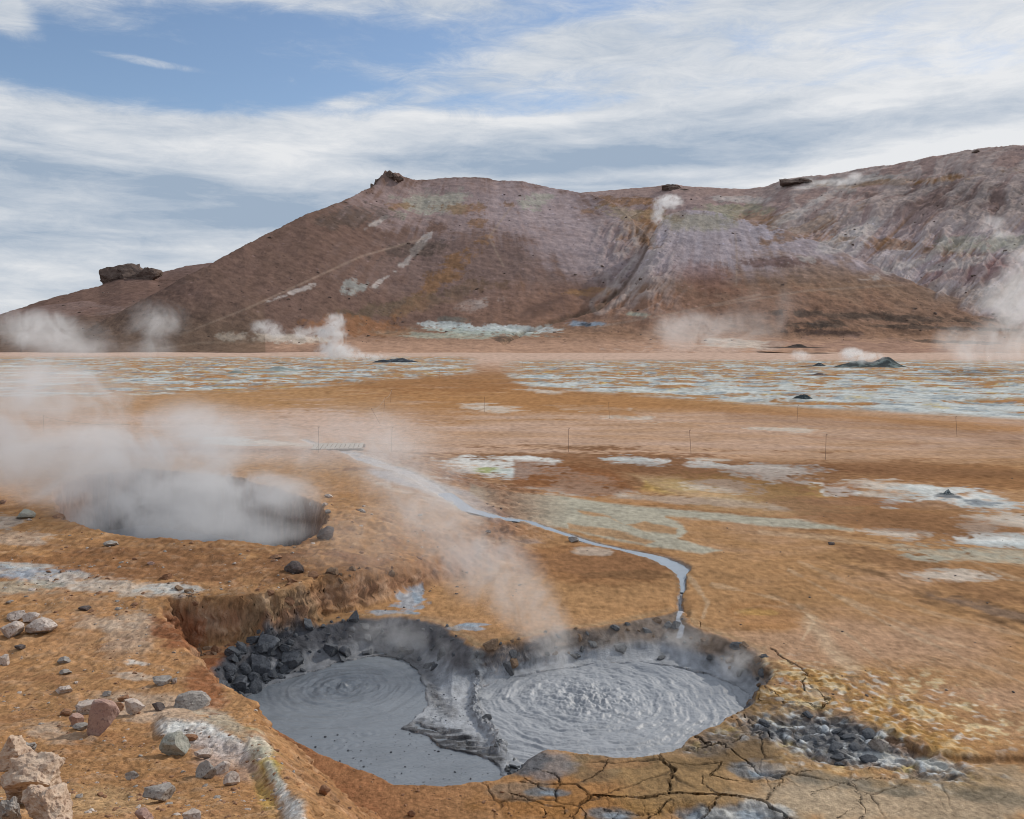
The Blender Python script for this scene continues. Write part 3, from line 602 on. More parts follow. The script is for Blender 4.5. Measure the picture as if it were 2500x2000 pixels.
    c = mixc(c, cl * .55 + core * .4, SLATE); c = mixc(c, cl * ss(br2 + bright * .6 + g['rid'] * .7, .34, .8) * .8, (.56, .60, .63)); c = mixc(c, cl * ss(plates(x + .05 * n2, y + .05 * n1, .16, 21), .014, .003) * .8, DARK); c = mixc(c, (cl - .8 * core) * ss(bright, .05, .4) * .7, YEL); c = mixc(c, cl * core * ss(-br2, .0, .4) * .6, DARK)
    E(1960, 1610, 60, 14, ICE, .7, .4, 8, 1.6, .1); E(1860, 1600, 60, 14, (.58, .60, .60), .7, .4, 8, 1.6, .1); E(1735, 1465, 40, 8, PALE, .4, .3, 10, 2)
    c = mixc(c, ss(np.abs(seg_dist(u, v, [(1870, 1560), (1960, 1592), (2040, 1600), (2170, 1600)], False)[0]), 14, 2) * .7, (.16, .08, .035))
    # pale washed lines over the sand
    for pl, wd, k in [([(1680, 1290), (1725, 1330), (1760, 1380), (1800, 1405)], 16, .5), ([(1550, 1290), (1600, 1275), (1680, 1280), (1715, 1310), (1690, 1345)], 4, .5), ([(1440, 1200), (1470, 1240), (1490, 1270), (1480, 1300)], 5, .5), ([(1680, 1180), (1800, 1235), (1960, 1290), (2160, 1340)], 4, .25), ([(1600, 1120), (1800, 1140), (2160, 1190)], 5, .35), ([(1660, 1200), (1900, 1330), (2160, 1440)], 3, .35), ([(1500, 1230), (1640, 1262), (1790, 1340), (1900, 1430)], 3, .35), ([(1760, 1250), (1960, 1340), (2160, 1400)], 3, .3), ([(1900, 1150), (2040, 1180), (2160, 1225)], 4, .35), ([(1700, 1400), (1850, 1450), (2000, 1530)], 3, .3)]:
        m = (u > pl[0][0] - 250) & (u < 2400) & (v > 1050) & (v < 1500)
        d = seg_dist(u[m], v[m] , pl, False)[0] + 8 * n1[m] + 5 * n2[m]
        c[m] = mixc(c[m], ss(d, wd * 1.6, wd * .3) * k * (1 + n2[m]), (.50, .38, .26))
    for pl, wd, k in [([(1700, 1165), (1860, 1215), (1960, 1262), (2080, 1300), (2160, 1312)], 4, .5), ([(1830, 1200), (1960, 1245), (2160, 1290)], 3, .4), ([(1560, 1275), (1620, 1270), (1680, 1282), (1712, 1310)], 2, .4), ([(1490, 1200), (1560, 1215), (1700, 1290)], 2, .3), ([(1940, 1265), (2040, 1290), (2160, 1330)], 3, .5)]:
        m = (u > pl[0][0] - 60) & (u < 2400) & (v > 1050) & (v < 1500); d = seg_dist(u[m], v[m], pl, False)[0] + 6 * n1[m] + 5 * n2[m]
        c[m] = mixc(c[m], ss(d, wd * 1.8, wd * .3) * k * (1 + nk[m]), (.17, .10, .055))
    E(1620, 1300, 80, 30, OCHRE, .75, .25, 5, .5); E(1600, 1290, 40, 8, YEL, .2)
    # crater walls, shelf and drying mud
    s = g['s']; ins = g['ins'].astype(np.float32)
    uu, vv = proj(x, y, np.full_like(x, -.2))
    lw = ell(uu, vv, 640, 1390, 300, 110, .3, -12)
    backr = ell(uu, vv, 1330, 1345, 260, 34, .3) ; right = ell(uu, vv, 1570, 1390, 110, 60, .3)
    wall = np.tile(np.array((.13, .125, .13), np.float32), (n, 1))
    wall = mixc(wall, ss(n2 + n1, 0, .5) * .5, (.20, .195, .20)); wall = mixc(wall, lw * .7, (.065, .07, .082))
    wall = mixc(wall, backr * (.6 + .5 * n1), (.24, .17, .115)); wall = mixc(wall, right * .75, (.20, .145, .105))
    wall = mixc(wall, g['lipw'] * .7, (.30, .31, .31))
    wall = mixc(wall, ss(s, .45, .8) * (1 - lw * .5), (.30, .315, .34))
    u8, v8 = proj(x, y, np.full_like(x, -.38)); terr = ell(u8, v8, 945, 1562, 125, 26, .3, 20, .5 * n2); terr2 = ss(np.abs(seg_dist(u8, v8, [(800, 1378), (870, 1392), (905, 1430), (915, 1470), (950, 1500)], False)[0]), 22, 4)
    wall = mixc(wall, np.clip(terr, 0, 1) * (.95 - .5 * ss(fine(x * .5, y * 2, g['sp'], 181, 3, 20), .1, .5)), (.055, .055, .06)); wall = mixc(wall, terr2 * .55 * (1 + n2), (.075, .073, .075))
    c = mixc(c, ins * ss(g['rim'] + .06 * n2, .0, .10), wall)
    c = mixc(c, ss(g['rim'], -.14, -.01) * (1 - ins) * ss(x, .2, 1.0) * ss(y, 12.6, 11.8) * .55, (.20, .13, .07))
    edge = ss(g['rim'], -.25, -.02) * (1 - ins) * (y > 12.5)
    c = mixc(c, edge * .55 * (1 + n2), (.30, .215, .13))
    c = mixc(c, g['crack'] * (1 - ins), (.05, .036, .025))
    st = g['steep'] * np.clip(1 - lw * ins, .3, 1); sn = fbm(x * .6, z * 3.5, .22, 5, 164, .7); s3 = fbm(x, z, .25, 4, 165, .7)
    c = c * (1 + st * (.9 * sn + .6 * s3))[:, None].clip(.3, 1.8); c = mixc(c, st * ss(sn + s3, .15, .5) * .4, (.36, .27, .20)); c = mixc(c, st * ss(-sn, .15, .45) * .45, (.10, .065, .05))
    # the stream bed
    c = mixc(c, g['ch'] * .9 * (1 - .5 * ss(frac, .0, .3) * ss(g['chi'], 5, 3.5)), (.34, .37, .42)); cw = np.interp(g['chi'], np.arange(len(CHW)), CHW)
    bk = ss(g['chd'], cw * 1.25 + .10, cw * 1.1) * ss(g['chd'], cw * .8, cw * 1.15)
    c = mixc(c, bk * .55 * ss(v, 1040, 1080) * ss(n2, -.4, .3), (.10, .085, .07)); c = mixc(c, ss(g['chd'], cw * 2.4, cw * 1.3) * .35 * ss(v, 1200, 1120), PALE)
    hv = ss(lump_c, .05, .35)
    c = mixc(c, L * ss(-lump_c, .0, .3) * .35, (.20, .105, .055)); c = mixc(c, L * hv * .3, (.44, .30, .20))
    c = c * np.clip(1 + .45 * n4 + .35 * n2 * ss(y, 90, 25) + .10 * n1 + .22 * ng + (.30 + .18 * ss(y, 22, 12) + .15 * ss(y, 40, 70)) * nh + .05 * nk, .3, 1.8)[:, None]
    gl = .75 * g['ch'] + .5 * ins * ss(s, .5, .95) + .35 * cl + .25 * ell(u, v, 1450, 1620, 400, 90, .4)
    return np.clip(c, .01, .9), np.clip(gl, 0, 1)

# ------------------------------------------------------------------ ground
QUAL = 1.0
def seglog(a, b, n): return np.exp(np.linspace(math.log(a), math.log(b), int(n * QUAL), endpoint=False))
ys = np.concatenate([seglog(.8, 3.6, 60), seglog(3.6, 8, 480), seglog(8, 14.6, 430), seglog(14.6, 50, 500), seglog(50, 420, 260), seglog(420, 6000, 30)])
cols = np.concatenate([-np.exp(np.linspace(math.log(6), math.log(1.), 40, endpoint=False)), np.linspace(-1., -.61, 170, endpoint=False), np.linspace(-.61, .61, int(1310 * QUAL)), np.linspace(.61, 1., 170)[1:], np.exp(np.linspace(0, math.log(6), 40))[1:]])
YY, AA = np.meshgrid(ys, cols, indexing='ij'); XX = AA * (YY + 1.5 * np.exp(-YY / 3))
gx = XX.ravel().astype(np.float32); gy = YY.ravel().astype(np.float32)
gz, G = ground_z(gx, gy, True)
# steep faces get their own relief and strata, worked across the height of the face
gs = np.hypot(*[np.gradient(gz.reshape(XX.shape), axis=k) / np.maximum(q, 1e-6) for k, q in ((0, np.gradient(YY, axis=0)), (1, np.gradient(XX, axis=1)))]).ravel()
steep = (ss(gs, .7, 1.6) * (gy < 32)).astype(np.float32); G['steep'] = steep
wl_ = .45 * fbm(gx * .8, gz * 3.2, .45, 5, 161, .65) + .25 * fbm(gy, gz * 5, .3, 4, 162, .65)
gx2 = gx + steep * .10 * fbm(gy + gz, gz * 2, .3, 4, 163, .6); gy2 = gy + steep * .10 * wl_
gc, gl = ground_colour(gx, gy, gz, G)
soil = soil_material('gravelly_soil', [(9, .018), (40, .014), (140, .006)], .42, 70, .22, .92, grain=38)
ground = grid_mesh('ground', gx2.reshape(XX.shape), gy2.reshape(XX.shape), gz.reshape(XX.shape), None, soil, gc, gl)
tag(ground, 'bare ochre, rust and grey geothermal ground with craters, cracks and white mineral patches', kind='structure')

#@@HILLS
# ------------------------------------------------------------------ hills
def tp(pts):                # (u, value...) rows -> interpolators over x / y
    pts = sorted(pts); us = np.array([p[0] for p in pts], float); return us, [np.array([p[k] for p in pts], float) for k in range(1, len(pts[0]))]
L0 = tp([(-900, 740, 420, 300), (-300, 745, 420, 300), (0, 665, 470, 305), (100, 632, 520, 308), (180, 612, 560, 308), (215, 604, 590, 308), (235, 595, 605, 308), (260, 585, 620, 308), (290, 579, 640, 308), (320, 577, 655, 308), (340, 577, 680, 308), (400, 562, 720, 310), (450, 556, 740, 315), (600, 545, 740, 320), (900, 640, 740, 330), (1100, 900, 740, 330)])
L1 = tp([(-900, 790, 330, 300), (0, 752, 330, 300), (120, 722, 338, 305), (180, 696, 345, 308), (300, 634, 362, 312), (395, 585, 375, 312), (450, 557, 388, 314), (520, 520, 412, 318), (580, 490, 440, 322), (650, 456, 470, 330), (700, 438, 495, 338), (740, 423, 520, 345), (770, 408, 545, 352), (815, 390, 575, 360), (890, 386, 600, 364), (960, 380, 605, 366), (1020, 380, 608, 366), (1050, 387, 606, 366), (1100, 388, 604, 366), (1150, 400, 600, 366), (1200, 408, 596, 366), (1240, 415, 590, 366), (1280, 428, 570, 366), (1310, 450, 548, 366), (1335, 474, 528, 366),
         (1362, 505, 500, 370), (1380, 560, 460, 372), (1420, 680, 420, 380), (1500, 760, 400, 380), (2600, 790, 400, 380)])
L2 = tp([(900, 780, 380, 350), (1150, 705, 385, 345), (1200, 676, 392, 345), (1260, 640, 402, 345), (1305, 612, 414, 345), (1330, 580, 430, 345), (1348, 548, 442, 345), (1362, 512, 455, 345), (1380, 480, 470, 346), (1400, 458, 480, 348), (1440, 446, 486, 350), (1500, 450, 484, 350), (1560, 466, 476, 348), (1620, 480, 468, 346),
         (1700, 507, 454, 342), (1790, 543, 436, 340), (1850, 570, 424, 338), (1930, 602, 410, 335), (2050, 645, 390, 330), (2156, 692, 372, 325), (2300, 740, 350, 320), (2600, 780, 350, 320)])
L3 = tp([(700, 900, 680, 420), (980, 620, 680, 420), (1100, 440, 700, 420), (1225, 411, 700, 410), (1300, 405, 705, 405), (1370, 399, 705, 400), (1410, 394, 700, 398), (1450, 399, 695, 395), (1560, 405, 690, 390), (1600, 399, 685, 385), (1650, 382, 676, 380), (1740, 374, 664, 374), (1800, 362, 652, 370), (1840, 357, 645, 368), (1900, 348, 634, 362),
         (1960, 335, 622, 356), (2040, 322, 608, 352), (2110, 315, 598, 345), (2156, 318, 590, 340), (2300, 312, 570, 335), (2700, 330, 540, 330), (3400, 420, 540, 330)])
def layer(L, ua, y, pw=1.0, warp=0.0):
    us, (v, Y, yf) = L
    vv = np.interp(ua, us, v); R = np.interp(ua, us, Y); f = np.interp(ua, us, yf)
    zr = CAMZ + (HV - vv) / F * R; zr = np.where(zr < 0, zr * 3 - 6, zr)
    t = (y - f) / (R - f)
    tf = np.clip(t, 0, 1)
    front = np.where(t > 0, zr * tf ** pw, np.minimum(zr, 0) - np.abs(t) * 25)
    back = zr - .35 * (y - R) - .0006 * (y - R) ** 2
    k = 6.0
    return np.where(y < R, front, np.maximum(back, -50)), t
def smax(a, b, k):
    h = np.clip(.5 + .5 * (a - b) / k, 0, 1); return b * (1 - h) + a * h + k * h * (1 - h)
hy = np.concatenate([np.linspace(285, 395, 190, endpoint=False), np.linspace(395, 560, 230, endpoint=False), np.linspace(560, 760, 170, endpoint=False), np.linspace(760, 1500, 40)])
ha = np.concatenate([np.linspace(-1.5, -.66, 60, endpoint=False), np.linspace(-.66, .66, 1200), np.linspace(.66, 1.6, 70)[1:]])
HY, HA = np.meshgrid(hy, ha, indexing='ij'); HX = HA * HY
x = HX.ravel().astype(np.float32); y = HY.ravel().astype(np.float32)
ua = CU + F * (HA.ravel()) * 1.0
dw = fbm(x, y, 60, 3, 90)
w0 = 5 * fbm(x, y, 28, 5, 91, .55)
rz = ss(ua, 1560, 1700)                                     # the gullied right hand hill
uw = ua + 9 * fbm(x, y, 26, 4, 92) 
z0, t0 = layer(L0, ua, y); z1, t1 = layer(L1, ua + (uw - ua) * ss(ua, 1220, 1300), y, 1.06); z2, t2 = layer(L2, uw, y, 1.04); z3, t3 = layer(L3, ua, y, 1.0)
hz0 = np.maximum(np.maximum(z0, z1), np.maximum(z2, z3))
lim = lambda t, a=.0, b=.12: ss(t, a, b) * ss(t, 1.0, .86)
vp = HV - (hz0 - CAMZ) / y * F
fan1 = np.arctan2(ua - 1010, vp - 180); fan2 = np.arctan2(ua - 1480, vp - 300); rad1 = np.hypot(ua - 1010, vp - 180); rad2 = np.hypot(ua - 1480, vp - 300)
z1 = z1 + lim(t1) * (2.6 * fbm(x, y, 55, 4, 93) + .45 * fbm(fan1 / .09, rad1 / 160, 1, 4, 94, .55) * ss(rad1, 180, 330))
gm = ss(np.abs(ua - 1335), 130, 20) * ss(vp, 440, 500) * ss(vp, 690, 620); rib = fbm((ua * .8 + vp * .6) / 26, (vp - ua) / 90, 1, 4, 194, .6, ridged=True)
z1 = z1 + 4.5 * gm * rib * (ua > 0); z2 = z2 + lim(t2) * 4.5 * gm * rib
z2 = z2 + lim(t2) * (2.0 * fbm(x, y, 40, 4, 95) + .45 * fbm(fan2 / .16, rad2 / 150, 1, 4, 96, .55))
gul = fbm((ua - 1.3 * (y - 400)) / 75 + .6 * fbm(x, y, 40, 3, 190), y / 120, 1, 5, 97, .55, ridged=True)
z3 = z3 + lim(t3, 0, .2) * (10 * gul * ss(ua, 1500, 1750) * ss(ua, 2250, 1950) * ss(y, 600, 480) + 3 * gul + 4 * fbm(x, y, 50, 4, 98) + 2 * fbm((ua - 1.3 * y) / 40, y / 60, 1, 4, 99, .6) - 2)
ap0 = np.interp(ua, [0, 450, 600, 800, 1000, 1300, 1700, 2156], [420, 330, 318, 306, 300, 302, 304, 306])
aps = np.interp(ua, [0, 450, 600, 900, 1300, 1700, 2156], [.01, .05, .09, .10, .11, .12, .10])
apron = (y - ap0) * aps + 1.2 * fbm(x, y, 30, 4, 100, .55) * ss(y - ap0, 0, 30) - .02
apron = np.minimum(apron, 16 + .02 * (y - 400))
z1 = z1 + 7.0 * np.exp(-np.abs((ua - 816 - (ua > 816) * 8) / np.where(ua > 816, 34, 15)) ** 1.6) * ss(t1, .93, 1.0) * (1 + .3 * fbm(x, y, 6, 3, 191)) + .8 * fbm(x, y, 5, 3, 192) * ss(t1, .9, 1.) * ss(np.abs(ua - 820), 80, 20)
ap0 = ap0 + 10 * fbm(x, y, 60, 4, 193)
apron = (y - ap0) * aps + 1.2 * fbm(x, y, 30, 4, 100, .55) * ss(y - ap0, 0, 30) - .02; apron = np.minimum(apron, 16 + .02 * (y - 400))
hz = smax(apron, z1, 3.0); hz = smax(hz, z2, 1.5); hz = smax(hz, z3, 2.0); hz = smax(hz, z0, 2.0)
# a cut in the apron where the gully runs out, small slumps
uu, vv = proj(x, y, hz)
cut = ss(np.abs(seg_dist(uu, vv, [(1300, 615), (1255, 650), (1200, 665), (1110, 695), (1060, 720)], False)[0] + 3 * fbm(x, y, 10, 3, 101)), 7, 1)
hz = hz - 2.0 * cut * (y < 480)
hz = hz + ss(hz, 1, 8) * (1.7 * fbm(x, y, 13, 6, 102, .65) * (.5 + .6 * rz)) + .3 * fbm(x, y, 4, 3, 103) * ss(hz, .5, 4)
hz = np.where(hz < .4, np.minimum(hz, 3) - .1 * ss(hz, .4, -1), hz)
u, v = proj(x, y, hz)
HB = (.155, .100, .080); HG = (.30, .225, .215); HL = (.42, .355, .37); HO = (.24, .125, .05); HR = (.22, .10, .075); HT = (.27, .175, .12); HW_ = (.50, .45, .42); HK = (.085, .066, .055); HGN = (.36, .36, .29)
c = np.tile(np.array(HB, np.float32), (x.size, 1))
m1 = fbm(x, y, 22, 5, 111, .6); m2 = np.where(z2 > z1, fbm(fan2 / .07, rad2 / 90, 1, 5, 112, .62), fbm(fan1 / .035, rad1 / 110, 1, 5, 112, .62)); m2 = np.where(z3 > np.maximum(z1, z2), fbm((u + 1.0 * v) / 24, v / 60, 1, 5, 116, .6), m2); m3 = fbm(x, y, 7, 6, 113, .85); m4 = fbm((ua + .9 * v) / 22, v / 120, 1, 5, 114, .6)
which2 = ss(z2 - np.maximum(z1, z3), -1, 2); which3 = ss(z3 - np.maximum(z1, z2), -1, 2); which0 = ss(z0 - z1, 0, 3) * (ua < 700)
c = mixc(c, ss(m1, -.3, .4) * .5, (.165, .105, .088))
wobh = .8 * m1 + .6 * m2 + .5 * m3
frh = fbm(x, y, 9, 6, 117, .75) + .5 * m2
def EH(cu, cv, ru, rv, col, k=1.0, soft=.35, rot=0.0, w=1.0, mask=None):
    global c
    mm = (np.abs(u - cu) < (ru + rv) * 2.2) & (np.abs(v - cv) < (ru + rv) * 2.2)
    if mm.any():
        e = ell(u[mm], v[mm], cu, cv, ru * (1.25 if w > 1.1 else 1), rv * (1.5 if w > 1.1 else 1), soft, rot, w * wobh[mm])
        if w > 1.1: e = e * ss(frh[mm] + e * .6, .05, .5)
        e = e * k
        if mask is not None: e = e * mask[mm]
        c[mm] = mixc(c[mm], e, col)
EH(1010, 430, 260, 60, HG, .85); EH(1200, 480, 190, 70, HG, .85, .5, 20); EH(1240, 540, 110, 50, HL, .5, .6, 20); EH(1150, 440, 160, 40, HL, .4, .6); EH(1000, 560, 240, 90, HG, .25)
c = mixc(c, which2 * ss(v, 610, 545) * (.8 + .4 * m2), HL); c = mixc(c, which2 * ss(v, 560, 470) * .4, (.36, .33, .36)); c = mixc(c, which2 * ss(v, 560, 620) * .6, HT)
EH(1470, 465, 80, 20, (.33, .30, .23), .7); EH(1780, 600, 200, 50, HT, .7, .5, 12); EH(1640, 553, 70, 8, (.15, .09, .08), .7, .3, -3, 1.2); EH(1500, 650, 300, 40, (.21, .115, .08), .5); EH(1490, 590, 60, 30, HR, .4, .5, 20)
c = mixc(c, which3 * (.85 + .3 * m1), (.34, .245, .22)); c = mixc(c, which3 * ss(ua, 1600, 1800) * ss(v, 430, 520) * (.6 + .9 * m2), HL)
c = mixc(c, which3 * ss(m4, .12, .4) * ss(ua, 1500, 1700) * ss(v, 430, 480) * .4, HW_); c = mixc(c, which3 * ss(m4, -.1, -.38) * ss(ua, 1560, 1650) * ss(v, 420, 500) * .6, HO)
c = mixc(c, which3 * ss(fbm(x, y, 40, 4, 115), .2, .5) * ss(v, 380, 600) * .4, HR)
EH(2030, 410, 150, 26, (.13, .09, .08), .7, .5, 2, 1.2); EH(2060, 570, 120, 26, (.22, .11, .10), .7, .5, -4); EH(2100, 620, 160, 26, (.25, .20, .17), .5)
EH(1420, 430, 200, 22, HG, .6)
# orange, green and white altered patches
for p in [(1355, 480, 30, 34, HO, 20), (1340, 450, 60, 8, (.30, .24, .16), 8), (1330, 425, 60, 7, HO, 0), (1585, 452, 40, 14, HO, 12), (1545, 443, 50, 10, (.30, .30, .22), 0), (1640, 465, 30, 8, HO, -35), (1700, 480, 70, 10, HO, -20), (1760, 510, 70, 12, HW_, -25), (1900, 520, 90, 9, HO, 5),
          (915, 427, 60, 17, HGN, 0), (985, 440, 40, 9, HO, 0), (840, 434, 20, 5, HO, 0), (1008, 470, 16, 7, HO, 0), (1115, 425, 28, 10, HGN, -10), (1075, 432, 16, 6, HO, 0), (1240, 447, 22, 6, HO, 0), (900, 400, 40, 8, HG, 0), (1235, 616, 50, 6, (.32, .18, .06), -2),
          (745, 607, 28, 11, (.34, .36, .34), -5), (800, 593, 26, 3, HW_, -35), (880, 520, 50, 5, HW_, -50), (790, 470, 20, 4, HW_, -30), (620, 615, 40, 4, HW_, -20), (1010, 640, 34, 8, HW_, -10), (935, 580, 90, 14, HO, -42), (860, 640, 120, 12, (.115, .09, .06), -12), (860, 530, 60, 10, HK, -8), (735, 460, 60, 14, HK, -8),
          (2040, 512, 60, 11, HGN, 0), (2120, 512, 50, 12, HGN, 0), (1790, 385, 90, 10, (.42, .40, .37), -3), (1880, 385, 110, 5, HO, -4), (2000, 375, 80, 4, HO, -6), (1900, 560, 60, 8, HW_, -20), (1690, 440, 60, 6, HW_, -30), (2000, 560, 60, 6, HW_, -10), (1560, 420, 50, 5, HW_, 0)]:
    EH(p[0], p[1], p[2], p[3], p[4], .62, .35, -p[5] if p[5] > 0 and p[0] < 0 else p[5], 1.5)
EH(1365, 470, 26, 34, HO, .4, .4, 20, .8, None)
EH(1600, 670, 520, 55, (.30, .175, .12), .55, .6); EH(1200, 640, 300, 40, (.27, .155, .11), .4, .6)
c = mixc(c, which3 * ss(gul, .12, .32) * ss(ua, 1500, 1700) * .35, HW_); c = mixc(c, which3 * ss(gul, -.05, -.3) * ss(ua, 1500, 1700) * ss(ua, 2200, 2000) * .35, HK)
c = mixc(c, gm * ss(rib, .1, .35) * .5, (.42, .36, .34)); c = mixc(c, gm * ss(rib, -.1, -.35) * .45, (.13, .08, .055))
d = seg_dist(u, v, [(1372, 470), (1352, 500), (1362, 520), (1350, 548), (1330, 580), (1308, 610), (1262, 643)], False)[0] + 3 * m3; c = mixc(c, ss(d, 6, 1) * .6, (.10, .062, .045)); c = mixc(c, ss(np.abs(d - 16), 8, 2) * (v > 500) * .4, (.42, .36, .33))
# ends of the slope: terraces of pale clay and teal seepage at the foot
c = mixc(c, ss(hz, 14, 5) * ss(uu, 560, 700) * .6, (.28, .165, .105)); c = mixc(c, ss(hz, 7, 2.0) * ss(uu, 420, 640), (.40, .25, .175))
for p in [(1000, 696, 120, 7, (.38, .44, .40)), (1060, 691, 70, 5, ICE), (900, 705, 90, 5, HGN), (940, 672, 30, 5, (.16, .15, .13)), (920, 684, 40, 5, ICE), (1150, 694, 30, 5, ICE), (1240, 683, 34, 4, BLUE), (1235, 684, 14, 3, DARK), (1340, 662, 20, 5, HGN), (760, 690, 100, 14, (.26, .13, .07)), (600, 712, 80, 6, PALE), (1060, 715, 16, 5, HK),
          (1700, 684, 40, 5, HK), (1740, 682, 40, 6, HK), (1730, 700, 46, 4, (.07, .05, .045)), (1960, 690, 120, 3, HK), (1990, 720, 70, 3, HK), (1870, 668, 200, 7, HK), (1500, 740, 120, 10, PINK), (2120, 752, 60, 8, ICE), (1560, 725, 70, 6, PALE), (1850, 735, 160, 12, (.32, .20, .15))]:
    EH(p[0], p[1], p[2], p[3], p[4], .8, .35, 2, 1.4)
c = mixc(c, cut * .6, (.12, .09, .065))
for pl in [([(380, 705), (520, 650), (640, 595), (760, 540), (900, 500)]), ([(560, 720), (420, 722), (330, 735)]), ([(1550, 600), (1552, 540), (1548, 490)]), ([(1500, 645), (1700, 612), (1900, 600)]), ([(1060, 560), (1030, 500), (1080, 430)]), ([(1600, 620), (1420, 660), (1250, 690)])]:
    d = seg_dist(u, v, pl, False)[0] + 2 * m3; c = mixc(c, ss(d, 3.5, 1) * .35, (.36, .27, .21))
c = mixc(c, which0 * .6, (.15, .095, .08)); 
c = mixc(c, ss(hz, 26, 3) * (ua < 560) * .5, (.13, .095, .065))
c = mixc(c, ss(m3, .18, .5) * .35, HK); hgr = fine(x, hz * 1.4 + .25 * y, y * .0016, 118, 2.2, 9); c = c * np.clip(1 + .45 * m3 + .14 * m2 + .26 * hgr, .35, 1.8)[:, None]
scree = soil_material('weathered_scree', [(.25, .5), (1.1, .16), (4, .05)], .28, 1.6, .12, .95, grain=.35)
hills = grid_mesh('hills', HX, HY, hz.reshape(HX.shape), None, scree, np.clip(c, .01, .9), np.zeros(x.size))
tag(hills, 'brown and lilac-grey volcanic hills streaked with ochre and white', kind='structure')
def hill_z(xx, yy):
    r = np.clip(np.searchsorted(hy, yy) - 1, 0, len(hy) - 1); k = np.clip(np.searchsorted(ha, xx / yy), 0, len(ha) - 1)
    return float(hz.reshape(HX.shape)[r, k])
def hill_hit(u_, v_):
    dx, dy, dz = ray(u_, v_)
    for Y in np.arange(288, 900, 1.0):
        t = Y / dy
        if CAMZ + dz * t < hill_z(dx * t, Y): return Vector((float(dx * t), float(Y), hill_z(dx * t, Y)))
    return Vector((float(dx / dy * 600), 600.0, 100.0))

#@@MUD
# ------------------------------------------------------------------ mud and water
def mud_material(name, base, rough, bumps, spec=.5, var=.15):
    m = bpy.data.materials.new(name); m.use_nodes = True; t = m.node_tree; t.nodes.clear(); N = NT(t)
    P = t.nodes.new('ShaderNodeTexCoord').outputs['Object']
    n = N.noise(P, 2.2, 5, .6, .4); f = N.m('ADD', 1 - var, N.m('MULTIPLY', n, 2 * var))
    col = N.mix(1.0, base, N.comb(f, f, f), 'MULTIPLY')
    b = t.nodes.new('ShaderNodeBsdfPrincipled'); N.put(b.inputs['Base Color'], col)
    N.put(b.inputs['Roughness'], N.m('ADD', rough - .06, N.m('MULTIPLY', N.noise(P, 5, 3, .6), .12)))
    b.inputs['Specular IOR Level'].default_value = spec
    h = None
    for s_, a_ in bumps:
        k = N.m('MULTIPLY', N.noise(P, s_, 4, .55, .5), a_); h = k if h is None else N.m('ADD', h, k)
    bp = t.nodes.new('ShaderNodeBump'); bp.inputs['Distance'].default_value = 1.0; N.put(bp.inputs['Height'], h); t.links.new(bp.outputs[0], b.inputs['Normal'])
    o = t.nodes.new('ShaderNodeOutputMaterial'); t.links.new(b.outputs[0], o.inputs[0]); return m
wetmud = mud_material('wet_grey_mud', (.165, .185, .21), .30, [(5, .014), (20, .005)], .6, .3)
boilmud = mud_material('boiling_grey_mud', (.285, .30, .325), .50, [(8, .016), (30, .005)], .45)
calmmud = mud_material('milky_mud_water', (.24, .27, .31), .22, [(4, .01)], .5)
def mud_sheet(name, poly, zlev, fn, mat, step):
    xs = [p[0] for p in poly]; ysl = [p[1] for p in poly]
    X1, Y1 = np.meshgrid(np.arange(min(xs) - .25, max(xs) + .25, step), np.arange(min(ysl) - .25, max(ysl) + .25, step))
    o = grid_mesh(name, X1, Y1, zlev + fn(X1, Y1), None, mat)
    d, _ = sdf(X1.ravel().astype(np.float32), Y1.ravel().astype(np.float32), poly)
    bm = bmesh.new(); bm.from_mesh(o.data); bm.verts.ensure_lookup_table()
    bmesh.ops.delete(bm, geom=[bm.verts[i] for i in np.nonzero(d < -.16)[0]], context='VERTS')
    bm.to_mesh(o.data); bm.free(); return o
cR = [float(a) for a in at_z(1235, 1472, MUDZ)]; cL = [float(a) for a in at_z(722, 1446, MUDZ)]
def right_fn(X, Y):
    r = np.hypot(X - cR[0], (Y - cR[1]) ); an = np.arctan2(Y - cR[1], X - cR[0])
    wv = .5 * fbm(X, Y, .6, 3, 121)
    rip = fbm((r + .25 * wv) / .17, an * 1.3 + r * .5, 1, 5, 126, .6) * .045 * ss(r, .25, .8)
    boil = np.exp(-(r / .6) ** 2) * (.03 + .11 * fbm(X, Y, .22, 5, 122, .65))
    tur = (.035 * np.abs(fbm(X + .25 * wv, Y * 1.1 + .25 * fbm(X, Y, .5, 2, 127), .50, 5, 123, .55)) + .018 * fbm(X, Y, .16, 3, 124, .6)) * np.clip(1.25 - r / 2.3, .25, 1)
    flow = .010 * fbm(X * .5 - Y * .35, Y * 1.6 + X * .2, .20, 3, 125, .6)
    return rip + boil + tur + flow
def left_fn(X, Y):
    r = np.hypot(X - cL[0], Y - cL[1]); wv = fbm(X, Y, .7, 3, 131)
    an = np.arctan2(Y - cL[1], X - cL[0]); rip = fbm((r + .06 * wv) / .115, an * 1.1 + r * .8, 1, 4, 136, .5) * (.032 * np.exp(-((r - .15) / .75) ** 2) + .008) + np.sin((r + .05 * wv) * 46) * np.exp(-r / .3) * .006 + .05 * np.exp(-(r / .06) ** 2) + .012 * np.exp(-(r / .25) ** 2) * fbm(X, Y, .09, 3, 137)
    fl = .004 * fbm(X * .5, Y * 1.8, .25, 4, 132, .6) * ss(Y, 9.9, 11) + .005 * np.exp(-(r / .9) ** 2) * fbm(X, Y, .1, 3, 133, .6)
    z = rip + fl
    for (u_, v_, k) in [(770, 1545, .10), (715, 1560, .07), (745, 1570, .05), (700, 1575, .06), (720, 1485, .03), (725, 1500, .02)]:
        px_, py_ = at_z(u_, v_, MUDZ); q = np.hypot(X - px_, Y - py_); z = z + np.sin(q * 60) * np.exp(-q / k) * .007
    return z
